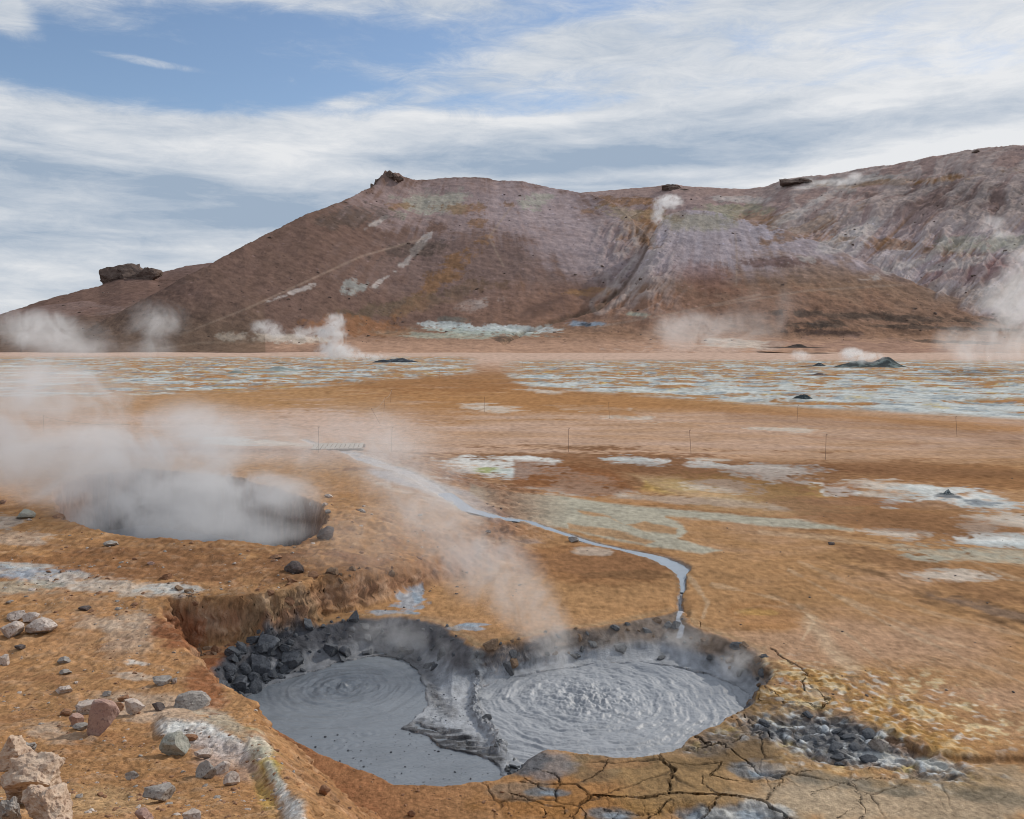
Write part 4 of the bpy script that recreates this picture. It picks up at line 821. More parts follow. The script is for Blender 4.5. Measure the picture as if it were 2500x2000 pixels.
def dots(seed, n, box):
    rs = np.random.RandomState(seed); return [(rs.uniform(*box[0]), rs.uniform(*box[1]), rs.uniform(.006, .016)) for _ in range(n)]
poolR = mud_sheet('mud_pool', MUDR, MUDZ, right_fn, boilmud, .012)
tag(poolR, 'round pool of churning pale grey mud boiling at its centre', kind='structure')
poolL = mud_sheet('mud_pool', MUDL, MUDZ, left_fn, wetmud, .014)
tag(poolL, 'smooth blue-grey mud pool with one rippling bubble, beside the boiling pool', kind='structure')
poolP = mud_sheet('mud_pool', PIT, PITZ + .15, lambda X, Y: .02 * fbm(X, Y, 1.0, 4, 140), calmmud, .06)
tag(poolP, 'milky blue pool hidden in steam in the big round pit', kind='structure')
# the stream: a thin sheet of grey water in its channel
def ribbon(name, poly, widths, mat, dz=.035):
    P = []; Wd = []
    for i in range(len(poly) - 1):
        for k in range(14):
            t = k / 14; P.append(((1 - t) * poly[i][0] + t * poly[i + 1][0], (1 - t) * poly[i][1] + t * poly[i + 1][1])); Wd.append((1 - t) * widths[i] + t * widths[i + 1])
    P = np.array(P); Wd = np.array(Wd)
    for _ in range(6): P[1:-1] = (P[:-2] + P[1:-1] * 2 + P[2:]) / 4
    T = np.gradient(P, axis=0); T /= np.linalg.norm(T, axis=1)[:, None] + 1e-9; Nn = np.stack([-T[:, 1], T[:, 0]], 1)
    s = np.linspace(-1, 1, 15)
    X1 = P[:, 0][:, None] + Nn[:, 0][:, None] * s[None] * Wd[:, None]; Y1 = P[:, 1][:, None] + Nn[:, 1][:, None] * s[None] * Wd[:, None]
    zc = ground_z(P[:, 0].astype(np.float32), P[:, 1].astype(np.float32))
    zc = np.convolve(np.pad(zc, 4, 'edge'), np.ones(9) / 9, 'valid')
    Z1 = zc[:, None] + dz + 0 * X1 + .003 * fbm(X1, Y1, .3, 3, 141)
    return grid_mesh(name, X1, Y1, Z1, None, mat)
streammat = mud_material('stream_of_grey_water', (.30, .345, .40), .25, [(6, .006), (30, .002)], .5)
stream = ribbon('stream', CHAN[4:15], list(CHW[4:15] * 1.1), streammat, .030); tag(stream, 'milky blue-grey stream winding over the clay to the pool', kind='structure')

#@@ROCKS
# ------------------------------------------------------------------ rocks
def rock_mat(name, c1, c2, c3, sc_=6.0, bump=.012, rough=.9):
    m = bpy.data.materials.new(name); m.use_nodes = True; t = m.node_tree; t.nodes.clear(); N = NT(t)
    P = t.nodes.new('ShaderNodeTexCoord').outputs['Object']
    n = N.noise(P, sc_, 6, .65, .3); n2 = N.noise(P, sc_ * 5, 4, .6)
    col = N.mix(N.ss(n, .38, .62), c1, c2); col = N.mix(N.ss(n2, .52, .66), col, c3)
    b = t.nodes.new('ShaderNodeBsdfPrincipled'); N.put(b.inputs['Base Color'], col); b.inputs['Roughness'].default_value = rough; b.inputs['Specular IOR Level'].default_value = .08
    h = N.m('ADD', N.m('MULTIPLY', n, bump * 2), N.m('MULTIPLY', n2, bump))
    bp = t.nodes.new('ShaderNodeBump'); bp.inputs['Distance'].default_value = 1.0; N.put(bp.inputs['Height'], h); t.links.new(bp.outputs[0], b.inputs['Normal'])
    o = t.nodes.new('ShaderNodeOutputMaterial'); t.links.new(b.outputs[0], o.inputs[0]); return m
RM = {
    'pink': rock_mat('pinkish_lava_stone', (.34, .22, .185), (.40, .27, .22), (.24, .16, .14), 9, .004),
    'grey': rock_mat('grey_weathered_stone', (.26, .235, .215), (.36, .33, .30), (.16, .14, .13), 10, .006),
    'green': rock_mat('greenish_grey_stone', (.30, .30, .26), (.38, .37, .32), (.20, .20, .17), 10, .006),
    'white': rock_mat('pale_altered_stone', (.44, .36, .31), (.55, .48, .43), (.25, .19, .16), 9, .008),
    'brown': rock_mat('rust_coated_stone', (.24, .13, .08), (.30, .17, .10), (.14, .08, .05), 10, .006),
    'dark': rock_mat('dark_lava_stone', (.10, .085, .08), (.16, .13, .12), (.06, .05, .05), 10, .006),
    'clod': rock_mat('dry_slate_mud_clod', (.075, .082, .095), (.13, .14, .155), (.05, .053, .06), 8, .006, .75),
    'wall': rock_mat('damp_grey_mud_clod', (.12, .125, .135), (.19, .195, .20), (.07, .07, .075), 7, .008, .8),
    'tan': rock_mat('tan_earth_clod', (.20, .135, .09), (.29, .20, .135), (.11, .075, .055), 7, .008, .9),
    'cliff': rock_mat('crag_basalt', (.12, .085, .07), (.17, .125, .105), (.075, .058, .05), .35, .10),
    'cream': rock_mat('cream_crumbling_rock', (.46, .34, .255), (.56, .44, .34), (.30, .21, .16), 5, .014),
}
def rock_mesh(name, seed, dims, sub=4, cuts=9, rough=.10, flat=.0, smooth=False):
    rs = random.Random(seed); bm = bmesh.new(); bmesh.ops.create_icosphere(bm, subdivisions=sub, radius=1.0)
    planes = []
    for _ in range(cuts):
        d = Vector((rs.gauss(0, 1), rs.gauss(0, 1), rs.gauss(0, .8))).normalized(); planes.append((d, rs.uniform(.40, .78)))
    off = Vector((seed % 97 * 3.7, seed % 89 * 1.3, 0))
    for vt in bm.verts:
        p = vt.co.copy()
        for d, h in planes:
            k = p.dot(d) - h
            if k > 0: p -= d * k * .97
        nn = mnoise.fractal(p * 2.1 + off, 1.0, 2.0, 4) ; n2 = mnoise.noise(p * 9 + off)
        p *= 1 + rough * nn + rough * .22 * n2
        if flat and p.z > flat: p.z = flat + (p.z - flat) * .2
        p *= 1 + rough * .12 * mnoise.noise(p * 22 + off)
        vt.co = p
    for a_ in range(3):
        lo_ = min(vt.co[a_] for vt in bm.verts); hi_ = max(vt.co[a_] for vt in bm.verts)
        for vt in bm.verts: vt.co[a_] = ((vt.co[a_] - lo_) / (hi_ - lo_) - .5) * dims[a_]
    me = bpy.data.meshes.new(name); bm.to_mesh(me); bm.free()
    me.polygons.foreach_set('use_smooth', [bool(smooth)] * len(me.polygons))
    return me
def put_rock(u_, v_, w_, h_, kind, label, name='rock', seed=None, depth=.8, rz=None, cat='rock', group=None, bury=.22, cuts=9, rough=.10, flat=0, sub=4, tilt=(0, 0)):
    """u_, v_: the foot of the stone in the picture; w_, h_: its size there in working pixels"""
    px_, py_, pz_ = hit(u_, v_); k = math.hypot(py_, CAMZ - pz_) / F * 1.04
    seed = seed if seed is not None else int(u_ * 7 + v_ * 3)
    W_ = w_ * k; H_ = h_ * k * 1.12
    me = rock_mesh(name, seed, (W_, W_ * depth, H_), sub, cuts, rough, flat); me.materials.append(RM[kind])
    o = bpy.data.objects.new(name, me); COL.objects.link(o)
    o.location = (px_, py_ + W_ * depth * .35, pz_ + H_ * (.5 - bury)); o.rotation_euler = (tilt[0], tilt[1], 0 if rz is None else rz)
    tag(o, label, cat, group); return o
ROCKS = [
    (213, 1551, 54, 68, 'pink', 'largest smooth pinkish boulder standing upright on the ochre slope', dict(cuts=6, rough=.09, name='boulder', cat='boulder', seed=77, depth=.9, bury=.12)),
    (280, 1505, 46, 30, 'white', 'pitted off-white block behind and right of the pink boulder', dict(cuts=6, flat=.55, rough=.13)),
    (180, 1505, 50, 22, 'white', 'flat pale slab just behind the pink boulder', dict(flat=.5)),
    (157, 1530, 28, 26, 'pink', 'small pink pointed stone left of the pink boulder', dict(cuts=6)),
    (136, 1508, 22, 12, 'brown', 'small rust coloured stone above the pointed pink stone', {}),
    (166, 1538, 32, 12, 'grey', 'low grey stone wedged against the foot of the pink boulder', {}),
    (258, 1478, 22, 12, 'brown', 'small tan stone behind the pitted white block', {}),
    (243, 1498, 26, 16, 'brown', 'rusty stone between the pink boulder and the white block', {}),
    (330, 1497, 28, 16, 'dark', 'small dark lumpy stone right of the white block', {}),
    (400, 1492, 64, 26, 'grey', 'wide grey stone edged with yellow-green at the slope rim', dict(cuts=7)),
    (363, 1590, 58, 44, 'green', 'angular grey-green stone left of the white mineral crest', dict(cuts=8)),
    (400, 1562, 26, 14, 'brown', 'small brown stone sunk in the white crust', {}),
    (425, 1600, 34, 18, 'white', 'pale knobbly stone at the head of the line below the crest', {}),
    (432, 1640, 40, 34, 'grey', 'rounded grey stone in the line below the crest', {}),
    (462, 1630, 34, 22, 'white', 'whitish broken stone in the middle of the line below the crest', {}),
    (485, 1655, 30, 26, 'white', 'whitish stone with dark hollow at the end of the line', {}),
    (327, 1690, 54, 26, 'grey', 'grey oval stone on the slope below the green-grey stone', dict(flat=.5)),
    (346, 1662, 18, 12, 'pink', 'small pinkish stone just above the grey oval stone', {}),
    (276, 1642, 24, 16, 'grey', 'small grey stone alone on ochre gravel below the boulder group', {}),
    (300, 1732, 34, 24, 'pink', 'pinkish stone cut by the bottom edge of the view', {}),
    (403, 1728, 38, 16, 'white', 'flat white stone near the bottom edge below the crest', {}),
    (130, 1460, 34, 14, 'white', 'low whitish stone on the slope above the boulder group', {}),
    (222, 1466, 18, 10, 'grey', 'tiny grey stone left of the slope rim stone', {}),
    (337, 1443, 36, 16, 'grey', 'pitted grey stone on the gravel near the ledge rim', {}),
    (364, 1440, 14, 12, 'white', 'thin pale stone right of the pitted grey stone', {}),
    (133, 1422, 24, 10, 'grey', 'flat grey stone on bare gravel in the left ground', {}),
    (133, 1396, 24, 12, 'grey', 'small grey stone above the flat one in the left ground', {}),
    (38, 1370, 22, 10, 'dark', 'small dark stone below the white rock cluster', {}),
    (175, 1287, 24, 10, 'dark', 'small dark stone on the pale streaked plateau', {}),
    (18, 1345, 48, 34, 'white', 'rounded white rock at the left end of the white cluster', dict(cuts=6, name='boulder')),
    (78, 1337, 62, 32, 'white', 'broad white rock at the front of the white cluster', dict(cuts=6, name='boulder')),
    (30, 1308, 40, 20, 'white', 'pale lumpy rock at the back of the white cluster', {}),
    (62, 1312, 36, 22, 'white', 'pale rock between the back and front rocks of the white cluster', {}),
    (4, 1400, 22, 22, 'white', 'rounded whitish stone at the very left side', {}),
    (48, 1093, 38, 20, 'green', 'square grey-green boulder left of the steaming pit', dict(cuts=5, rough=.05, name='boulder', cat='boulder')),
    (118, 1092, 24, 9, 'brown', 'rusty stone on the left lip of the steaming pit', {}),
    (2, 1062, 16, 10, 'brown', 'rusty stone at the far left edge above the grey-green boulder', {}),
    (616, 1208, 44, 26, 'dark', 'dark pyramid shaped rock on the plateau before the pit', dict(cuts=6, name='boulder')),
    (684, 1135, 36, 28, 'dark', 'dark grey rock in the right lip of the steaming pit', dict(cuts=6, name='boulder')),
    (228, 1151, 28, 10, 'grey', 'grey stone on the brown ground before the pit', {}),
    (579, 1177, 24, 8, 'brown', 'dark brown flat stone between the pit and the pyramid rock', {}),
    (316, 1189, 16, 6, 'pink', 'small pinkish stone in the middle of the plateau', {}),
    (690, 1048, 18, 8, 'white', 'white stone on the far side right of the pit', {}),
    (683, 1066, 12, 8, 'white', 'small white stone at the right of the pit rim', {}),
    (690, 1082, 12, 9, 'grey', 'small grey stone close to the right pit rim', {}),
    (762, 1079, 16, 8, 'grey', 'grey stone halfway between pit and stream', {}),
    (654, 1065, 8, 8, 'white', 'tiny white stone at the top right of the pit rim', {}),
    (1208, 1142, 22, 12, 'grey', 'grey stone on the brown mound beside the stream', {}),
    (1858, 1583, 40, 26, 'grey', 'rounded slate boulder in the sulphur crust', dict(name='boulder')),
    (1752, 1148, 14, 6, 'dark', 'single dark stone on the open sand right of the stream', {}),
    (1028, 1122, 12, 6, 'dark', 'dark stone below the bend of the stream', {}),
    (950, 1654, 14, 6, 'brown', 'small red clod on the near rim of the smooth mud pool', {}),
    (682, 1676, 22, 20, 'brown', 'red-brown clod on the red slope below the crest', {}),
    (866, 1720, 16, 12, 'brown', 'small tan stone on the red slope near the bottom', {}),
]
for r in ROCKS:
    kw = dict(r[6]); put_rock(r[0], r[1], r[2], r[3], r[4], r[5], **kw)
# crumbling outcrop in the near corner: several blocks that stand together, each a rock
for (u_, v_, w_, h_, k_, lab) in [(42, 1700, 150, 115, 'cream', 'large cream crumbling rock in the near left corner'), (88, 1750, 110, 110, 'cream', 'cream block with a grey cap at the right of the corner outcrop'),
                                  (14, 1625, 90, 90, 'cream', 'pale crumbling block at the top of the corner outcrop'), (45, 1590, 44, 30, 'grey', 'grey stone leaning on the top of the corner outcrop'),
                                  (10, 1740, 60, 70, 'grey', 'dark grey block at the bottom left of the corner outcrop'), (45, 1655, 26, 22, 'pink', 'small red stone lying on the corner outcrop'), (22, 1650, 22, 24, 'dark', 'small dark stone lying on the corner outcrop')]:
    put_rock(u_, v_, w_ * .78, h_ * .8, k_, lab, name='boulder', cat='boulder', sub=5, rough=.22, cuts=10, depth=1.0)
# clods heaped on the left bank of the mud crater
lib = [rock_mesh('clod', 500 + i, (1.35, 1.2, 1.15), 3, 9, .14) for i in range(12)]
for me in lib: me.materials.append(RM['clod'])
rs = random.Random(5); nclod = 0
for k in range(900):
    if nclod >= 150: break
    u_ = rs.uniform(455, 820); v_ = rs.uniform(1322, 1490)
    x_, y_ = at_z(u_, v_, -.2); x_ = float(x_); y_ = float(y_)
    ga = geo(np.array([x_], np.float32), np.array([y_], np.float32))
    if ga['rim'][0] < .02 or max(ga['mudl'][0], ga['mudr'][0]) > -.01: continue
    if u_ > 640 and rs.random() < .6: continue
    big = rs.random() ** 3.5; s_ = .035 + .17 * big
    zz_ = float(ground_z(np.array([x_], np.float32), np.array([y_], np.float32))[0])
    o = bpy.data.objects.new('clod', rs.choice(lib)); COL.objects.link(o); nclod += 1
    o.location = (x_, y_, zz_ + s_ * .14); o.rotation_euler = (rs.uniform(-.6, .6), rs.uniform(-.6, .6), rs.uniform(0, 6.28)); o.scale = (s_, s_ * rs.uniform(.8, 1.1), s_ * rs.uniform(.75, 1.1))
    tag(o, 'small dark slate clod heaped with others on the left bank of the smooth mud pool', 'clod', 'clods heaped on the left bank of the smooth pool')
for (u_, v_, w_, h_, lab) in [(545, 1420, 42, 44, 'largest rounded slate clod with a rusty side at the water line'), (612, 1410, 44, 34, 'angular slate clod at the water line right of the largest clod'), (560, 1375, 46, 36, 'blocky slate clod high on the bank under the rim'),
                              (695, 1385, 28, 30, 'pale slate clod standing at the back of the bank'), (725, 1385, 26, 24, 'pale slate clod right of the standing one'), (498, 1455, 40, 26, 'slate clod at the left end of the bank'), (1128, 1572, 26, 26, 'grey clod on the tip between the two mud pools')]:
    put_rock(u_, v_, w_, h_, 'clod', lab, name='clod', cat='clod', sub=4, cuts=10, rough=.08)
def wall_clods(n, seed, poly_px, z_, mats, smin, smax, label, group, acc):
    r_ = random.Random(seed); got = 0
    libs = []
    for mname in mats:
        for i in range(5):
            me = rock_mesh('clod', 700 + seed * 20 + i, (1.4, 1.1, 1.0), 3, 8, .20); me.materials.append(RM[mname]); libs.append(me)
    for k in range(n * 8):
        if got >= n: break
        i = r_.randrange(len(poly_px) - 1); t = r_.random(); a_, b_ = poly_px[i], poly_px[i + 1]
        u_ = a_[0] + (b_[0] - a_[0]) * t + r_.gauss(0, 5); v_ = a_[1] + (b_[1] - a_[1]) * t + r_.gauss(0, 1) * (a_[2] if len(a_) > 2 else 10)
        x_, y_ = [float(q) for q in at_z(u_, v_, z_)]; q = geo(np.array([x_], np.float32), np.array([y_], np.float32))
        if not acc(q): continue
        zz_ = float(ground_z(np.array([x_], np.float32), np.array([y_], np.float32))[0]); s_ = smin + (smax - smin) * r_.random() ** 2.5
        o = bpy.data.objects.new('earth_lump' if seed == 36 else 'clod', r_.choice(libs)); COL.objects.link(o); got += 1
        o.location = (x_, y_, zz_ - s_ * .08); o.rotation_euler = (r_.uniform(-.8, .8), r_.uniform(-.8, .8), r_.uniform(0, 6.28)); o.scale = (s_, s_ * r_.uniform(.7, 1.2), s_ * r_.uniform(.6, 1.2)); tag(o, label, 'clod', group)
inwall = lambda q: q['rim'][0] > -.02 and max(q['mudl'][0], q['mudr'][0]) < -.02
wall_clods(32, 31, [(680, 1345, 16), (800, 1345, 16), (900, 1350, 16), (960, 1375, 14)], -.15, ['wall', 'clod'], .05, .20, 'grey crumbling clod set in the back wall of the smooth pool', 'clods in the back wall of the smooth pool', inwall)
wall_clods(34, 32, [(1010, 1385, 14), (1110, 1372, 12), (1240, 1345, 10), (1400, 1330, 12), (1440, 1330, 14)], -.15, ['wall', 'tan'], .05, .20, 'grey-brown crumbling clod set in the back wall of the boiling pool', 'clods in the back wall of the boiling pool', inwall)
wall_clods(26, 33, [(1450, 1340, 12), (1540, 1375, 14), (1600, 1410, 14), (1590, 1450, 12)], -.15, ['tan', 'wall'], .05, .20, 'brown crumbling clod set in the right wall of the boiling pool', 'clods in the right wall of the boiling pool', inwall)
wall_clods(26, 34, [(1060, 1590, 12), (1100, 1600, 14), (1130, 1590, 10)], -.25, ['wall', 'clod'], .04, .13, 'slate clod heaped on the tongue between the two mud pools', 'clods on the tongue between the pools', lambda q: max(q['mudl'][0], q['mudr'][0]) < -.0)
wall_clods(12, 35, [(1003, 1400, 8), (1004, 1460, 8), (1028, 1520, 7), (1050, 1560, 7)], -.3, ['wall'], .03, .11, 'pale grey lump of mud on the low divider between the pools', 'lumps on the divider between the pools', lambda q: max(q['mudl'][0], q['mudr'][0]) < .03)
wall_clods(44, 36, [(350, 1290, 10), (400, 1335, 12), (440, 1355, 10), (540, 1345, 8), (620, 1305, 8), (700, 1270, 8), (830, 1232, 8)], .1, ['brown', 'tan'], .04, .19, 'rusty brown clod fallen at the foot of the earth ledge', 'clods fallen along the earth ledge', lambda q: q['rim'][0] < 0)
# mud clods right of the pools
for k in range(16):
    u_ = rs.gauss(1765, 85); v_ = rs.gauss(1560, 22) + (u_ - 1765) * .2
    x_, y_ = [float(q) for q in at_z(u_, v_, 0)]
    zz_ = float(ground_z(np.array([x_], np.float32), np.array([y_], np.float32))[0]); s_ = rs.uniform(.04, .13)
    o = bpy.data.objects.new('clod', rs.choice(lib)); COL.objects.link(o)
    o.location = (x_, y_, zz_ + s_ * .12); o.rotation_euler = (rs.uniform(-.4, .4), rs.uniform(-.4, .4), rs.uniform(0, 6.28)); o.scale = (s_ * 1.3, s_, s_ * .6)
    tag(o, 'small slate clod broken out of the sulphur crust right of the boiling pool', 'clod', 'clods in the sulphur crust')

def scatter(name, mat, spots, lib2, label):
    """one mesh of many small stones nobody would count"""
    V = []; Fc = []; base = 0
    for (x_, y_, z_, s_, a_) in spots:
        vs, fs = lib2[int(a_ * 1000) % len(lib2)]; ca, sa = math.cos(a_), math.sin(a_)
        q = vs * s_; V.append(np.stack([q[:, 0] * ca - q[:, 1] * sa + x_, q[:, 0] * sa + q[:, 1] * ca + y_, q[:, 2] + z_], 1)); Fc.append(fs + base); base += len(vs)
    V = np.concatenate(V).astype(np.float32); Fc = np.concatenate(Fc).astype(np.int32)
    me = bpy.data.meshes.new(name); me.vertices.add(len(V)); me.vertices.foreach_set('co', V.ravel()); me.loops.add(Fc.size); me.loops.foreach_set('vertex_index', Fc.ravel())
    me.polygons.add(len(Fc)); me.polygons.foreach_set('loop_start', np.arange(len(Fc), dtype=np.int32) * 3); me.update(calc_edges=True); me.materials.append(mat)
    o = bpy.data.objects.new(name, me); COL.objects.link(o); tag(o, label, kind='stuff'); return o
small = []
for i in range(8):
    me = rock_mesh('pebble', 900 + i, (1.3, 1.05, .75), 2, 6, .12); vs = np.empty(len(me.vertices) * 3, np.float32); me.vertices.foreach_get('co', vs)
    fs = np.empty(len(me.polygons) * 3, np.int32); me.polygons.foreach_get('vertices', fs); small.append((vs.reshape(-1, 3), fs.reshape(-1, 3))); bpy.data.meshes.remove(me)
def spots(n, seed, ur, vr, smin, smax, acc, pw=3):
    r_ = np.random.RandomState(seed); uu_ = r_.uniform(ur[0], ur[1], n); vv_ = r_.uniform(vr[0], vr[1], n)
    x_, y_ = at_z(uu_, vv_, .6); 
    for _ in range(4):
        z_ = ground_z(x_, y_); t = (z_ - CAMZ) / ray(uu_, vv_)[2]; x_ = ray(uu_, vv_)[0] * t; y_ = ray(uu_, vv_)[1] * t
    x_ = np.asarray(x_, np.float32); y_ = np.asarray(y_, np.float32); g_ = geo(x_, y_); z_ = ground_z(x_, y_)
    ok = acc(g_, x_, y_, r_); s_ = smin + (smax - smin) * r_.rand(n) ** pw
    return [(x_[i], y_[i], z_[i], s_[i], r_.rand() * 6.28) for i in np.nonzero(ok)[0]]
lefty = lambda g_, x_, y_, r_: (g_['high'] > -.1) & (g_['pit'] < -.05) & (r_.rand(len(x_)) < .25 + .75 * ss(fbm(x_, y_, .8, 3, 151), -.2, .3))
sp1 = spots(3800, 1, (-60, 660), (1180, 1760), .006, .04, lefty, 5)
sp2 = spots(1300, 2, (-60, 900), (1060, 1300), .012, .10, lefty, 5)
scatter('gravel', RM['brown'], sp1[::2] + sp2[::2], small, 'rusty gravel strewn over the ochre slope and plateau')
scatter('gravel', RM['grey'], sp1[1::4] + sp2[1::4], small, 'grey pebbles strewn over the ochre slope and plateau')
scatter('gravel', RM['white'], sp1[3::4] + sp2[3::4], small, 'pale pebbles strewn over the ochre slope and plateau')
inr = lambda g_, x_, y_, r_: (g_['high'] < .1) & (g_['rim'] < -.03) & (g_['ch'] > .4) & (g_['pit'] < 0)
sp3 = spots(260, 3, (640, 1100), (1030, 1260), .012, .07, inr, 4) + spots(120, 4, (1100, 2156), (1000, 1480), .012, .05, inr, 4)
scatter('gravel', RM['dark'], sp3, small, 'sparse dark pebbles on the sand around the stream')
red_ = lambda g_, x_, y_, r_: (g_['high'] < .0) & (g_['high'] > -2.4) & (g_['rim'] < -.02) & (x_ < 1.4)
scatter('gravel', RM['brown'], spots(900, 6, (420, 1150), (1380, 1740), .008, .04, red_, 4), small, 'red crumbs of soil on the slope down to the mud')
# mud droplets on the calm part of the smooth pool
dsp = []
r_ = np.random.RandomState(8)
for k in range(150):
    u_ = r_.normal(820, 120); v_ = r_.uniform(1545, 1655); x_, y_ = [float(q) for q in at_z(u_, v_, MUDZ)]
    ga = sdf(np.array([x_], np.float32), np.array([y_], np.float32), MUDL)[0][0]
    if ga > .05: dsp.append((x_, y_, MUDZ + .004, .007 + .022 * r_.rand() ** 4, r_.rand() * 6))
for k in range(60):
    u_ = r_.uniform(905, 1000); v_ = r_.uniform(1430, 1540); x_, y_ = [float(q) for q in at_z(u_, v_, -.32)]
    dsp.append((x_, y_, float(ground_z(np.array([x_], np.float32), np.array([y_], np.float32))[0]), .008 + .02 * r_.rand() ** 3, r_.rand() * 6))
scatter('mud_spatter', RM['clod'], dsp, small, 'dark specks of spattered mud on the smooth pool and the grey shelf')

# loose blocks lying on the hill sides
hs = []; r_ = np.random.RandomState(21); HZ2 = hz.reshape(HX.shape)
for k in range(1500):
    j = int((r_.uniform(-.6, .6) + .66) / 1.32 * 1200) + 60; i_ = int(r_.uniform(30, len(hy) - 60)); yy_ = HY[i_, j]; xx_ = HX[i_, j]; zz_ = HZ2[i_, j]
    if zz_ < 3: continue
    u_, v_ = proj(xx_, yy_, zz_)
    if r_.rand() > .25 + .75 * (float(fbm(np.array([xx_], np.float32), np.array([yy_], np.float32), 45, 3, 201)[0]) > .05): continue
    hs.append((xx_, yy_, zz_, .3 + 1.5 * r_.rand() ** 6, r_.rand() * 6.28))
scatter('scree', RM['cliff'], hs, small, 'dark loose blocks strewn over the hill sides')

# ------------------------------------------------------------------ crags and vents
def crag(parts, Y, label, name='rock_outcrop', mat='cliff', cat='rock outcrop', foot=0.0):
    """parts: list of (u, v_top, v_bottom, width px); blocks of one crag joined as one craggy mesh"""
    bm = bmesh.new(); k = Y / F
    for i, (u_, vt, vb, w_) in enumerate(parts):
        p0 = at_y(u_, vb, Y); p1 = at_y(u_, vt, Y); H_ = p1.z - p0.z; W_ = w_ * k
        me = rock_mesh('c', int(u_) + i, (W_ * 1.4, W_ * 1.3, H_ * 1.7), 4, 12, .20); b2 = bmesh.new(); b2.from_mesh(me); bpy.data.meshes.remove(me)
        for vt_ in b2.verts:
            q = vt_.co + Vector((p0.x, Y + foot, p0.z + H_ * .42)); st = mnoise.noise(Vector((q.x * .12, q.y * .12, q.z * .7))) * W_ * .05
            vt_.co = q + Vector((st, st, 0))
        tmp = bpy.data.meshes.new('t'); b2.to_mesh(tmp); b2.free(); bm.from_mesh(tmp); bpy.data.meshes.remove(tmp)
    me = bpy.data.meshes.new(name); bm.to_mesh(me); bm.free(); me.materials.append(RM[mat])
    o = bpy.data.objects.new(name, me); COL.objects.link(o); tag(o, label, cat); return o
crag([(816, 363, 376, 17), (805, 371, 384, 15), (828, 368, 378, 16), (795, 380, 392, 12), (786, 389, 398, 10), (842, 373, 381, 12)], 574, 'dark stepped crag on the summit of the main brown hill')
crag([(250, 570, 604, 46), (282, 564, 600, 52), (314, 570, 592, 40), (232, 584, 606, 20)], 606, 'grey basalt crag on the low far ridge at the left')
crag([(1655, 378, 388, 22), (1672, 377, 386, 28), (1692, 378, 386, 22)], 655, 'flat dark outcrop on the skyline left of the right hand hill')
crag([(2056, 316, 325, 14)], 602, 'tiny dark knob on the skyline of the right hand hill')
crag([(1412, 391, 402, 30), (1440, 396, 404, 24)], 690, 'small brown knob on the middle of the skyline')
crag([(2145, 444, 460, 30)], 560, 'dark rock cut by the right edge on the right hand hill')
def mound(u_, v_, w_, h_, Y, label, c1, c2, seed=3, peaks=((0, 1, .3),)):
    p = at_y(u_, v_, Y); k = Y / F; W_ = w_ * k / 2; H_ = h_ * k
    n = 60; X1, Y1 = np.meshgrid(np.linspace(-1.25, 1.25, 110), np.linspace(-1.25, 1.25, n))
    r = np.hypot(X1, Y1); Zq = 0
    for (cx_, a_, w2) in peaks: Zq = Zq + a_ * np.exp(-(((X1 - cx_) / w2) ** 2 + (Y1 / max(w2, .4)) ** 2))
    Zq = Zq * ss(r, 1.2, .8) * (1 + .35 * fbm(X1, Y1, .35, 4, seed, .6)) + .08 * fbm(X1, Y1, .25, 3, seed + 1, .6) * ss(r, 1.1, .5) - .12 * ss(r, .8, 1.1)
    col = np.tile(np.array(c1, np.float32), (X1.size, 1)); nn = fbm(X1.ravel(), Y1.ravel(), .3, 4, seed + 2, .6)
    col = mixc(col, ss(nn, .0, .4), c2)
    o = grid_mesh('vent_mound', X1 * W_, Y1 * W_ * .6, Zq * H_, None, moundmat, col, np.zeros(X1.size))
    gz_ = float(ground_z(np.array([p.x], np.float32), np.array([Y], np.float32))[0]); o.location = (p.x, Y, gz_ - .02 * H_); tag(o, label, 'vent mound'); return o
moundmat = soil_material('crusted_mound_soil', [(1.5, .08), (6, .03)], .3, 8, .2, .9)
mound(1835, 776, 170, 20, 146, 'largest slate-green mound steaming in the white flats', (.075, .085, .085), (.20, .24, .23), 4, ((.35, 1, .3), (-.25, .55, .35), (-.6, .3, .3)))
mound(1725, 772, 60, 6, 150, 'low dark mound just left of the largest steaming mound', (.06, .065, .07), (.14, .15, .15), 5)
mound(1688, 842, 56, 9, 67, 'small slate mound alone at the front of the white flats', (.05, .06, .065), (.15, .18, .18), 6, ((-.1, 1, .5), (.4, .7, .3)))
mound(1725, 790, 90, 5, 112, 'flat brown-grey mound in front of the largest steaming mound', (.12, .09, .08), (.24, .22, .2), 7)
mound(835, 763, 110, 8, 178, 'dark crust mound under the tallest distant steam plume', (.05, .055, .065), (.13, .15, .17), 8, ((.2, 1, .5), (-.5, .6, .4)))
mound(590, 778, 150, 8, 134, 'pale bluish mound in the left white flats', (.25, .28, .27), (.45, .47, .44), 9)
mound(500, 785, 120, 6, 122, 'low grey-green mound left of the pale bluish mound', (.22, .24, .22), (.4, .42, .4), 10)
mound(1995, 1047, 46, 9, 25.5, 'small slate crust heap among the white patches at the right', (.07, .08, .085), (.3, .33, .33), 11)
mound(1680, 700, 110, 7, 300, 'long dark rubble bank at the foot of the middle hill', (.06, .05, .045), (.12, .09, .08), 12).location.z += 2

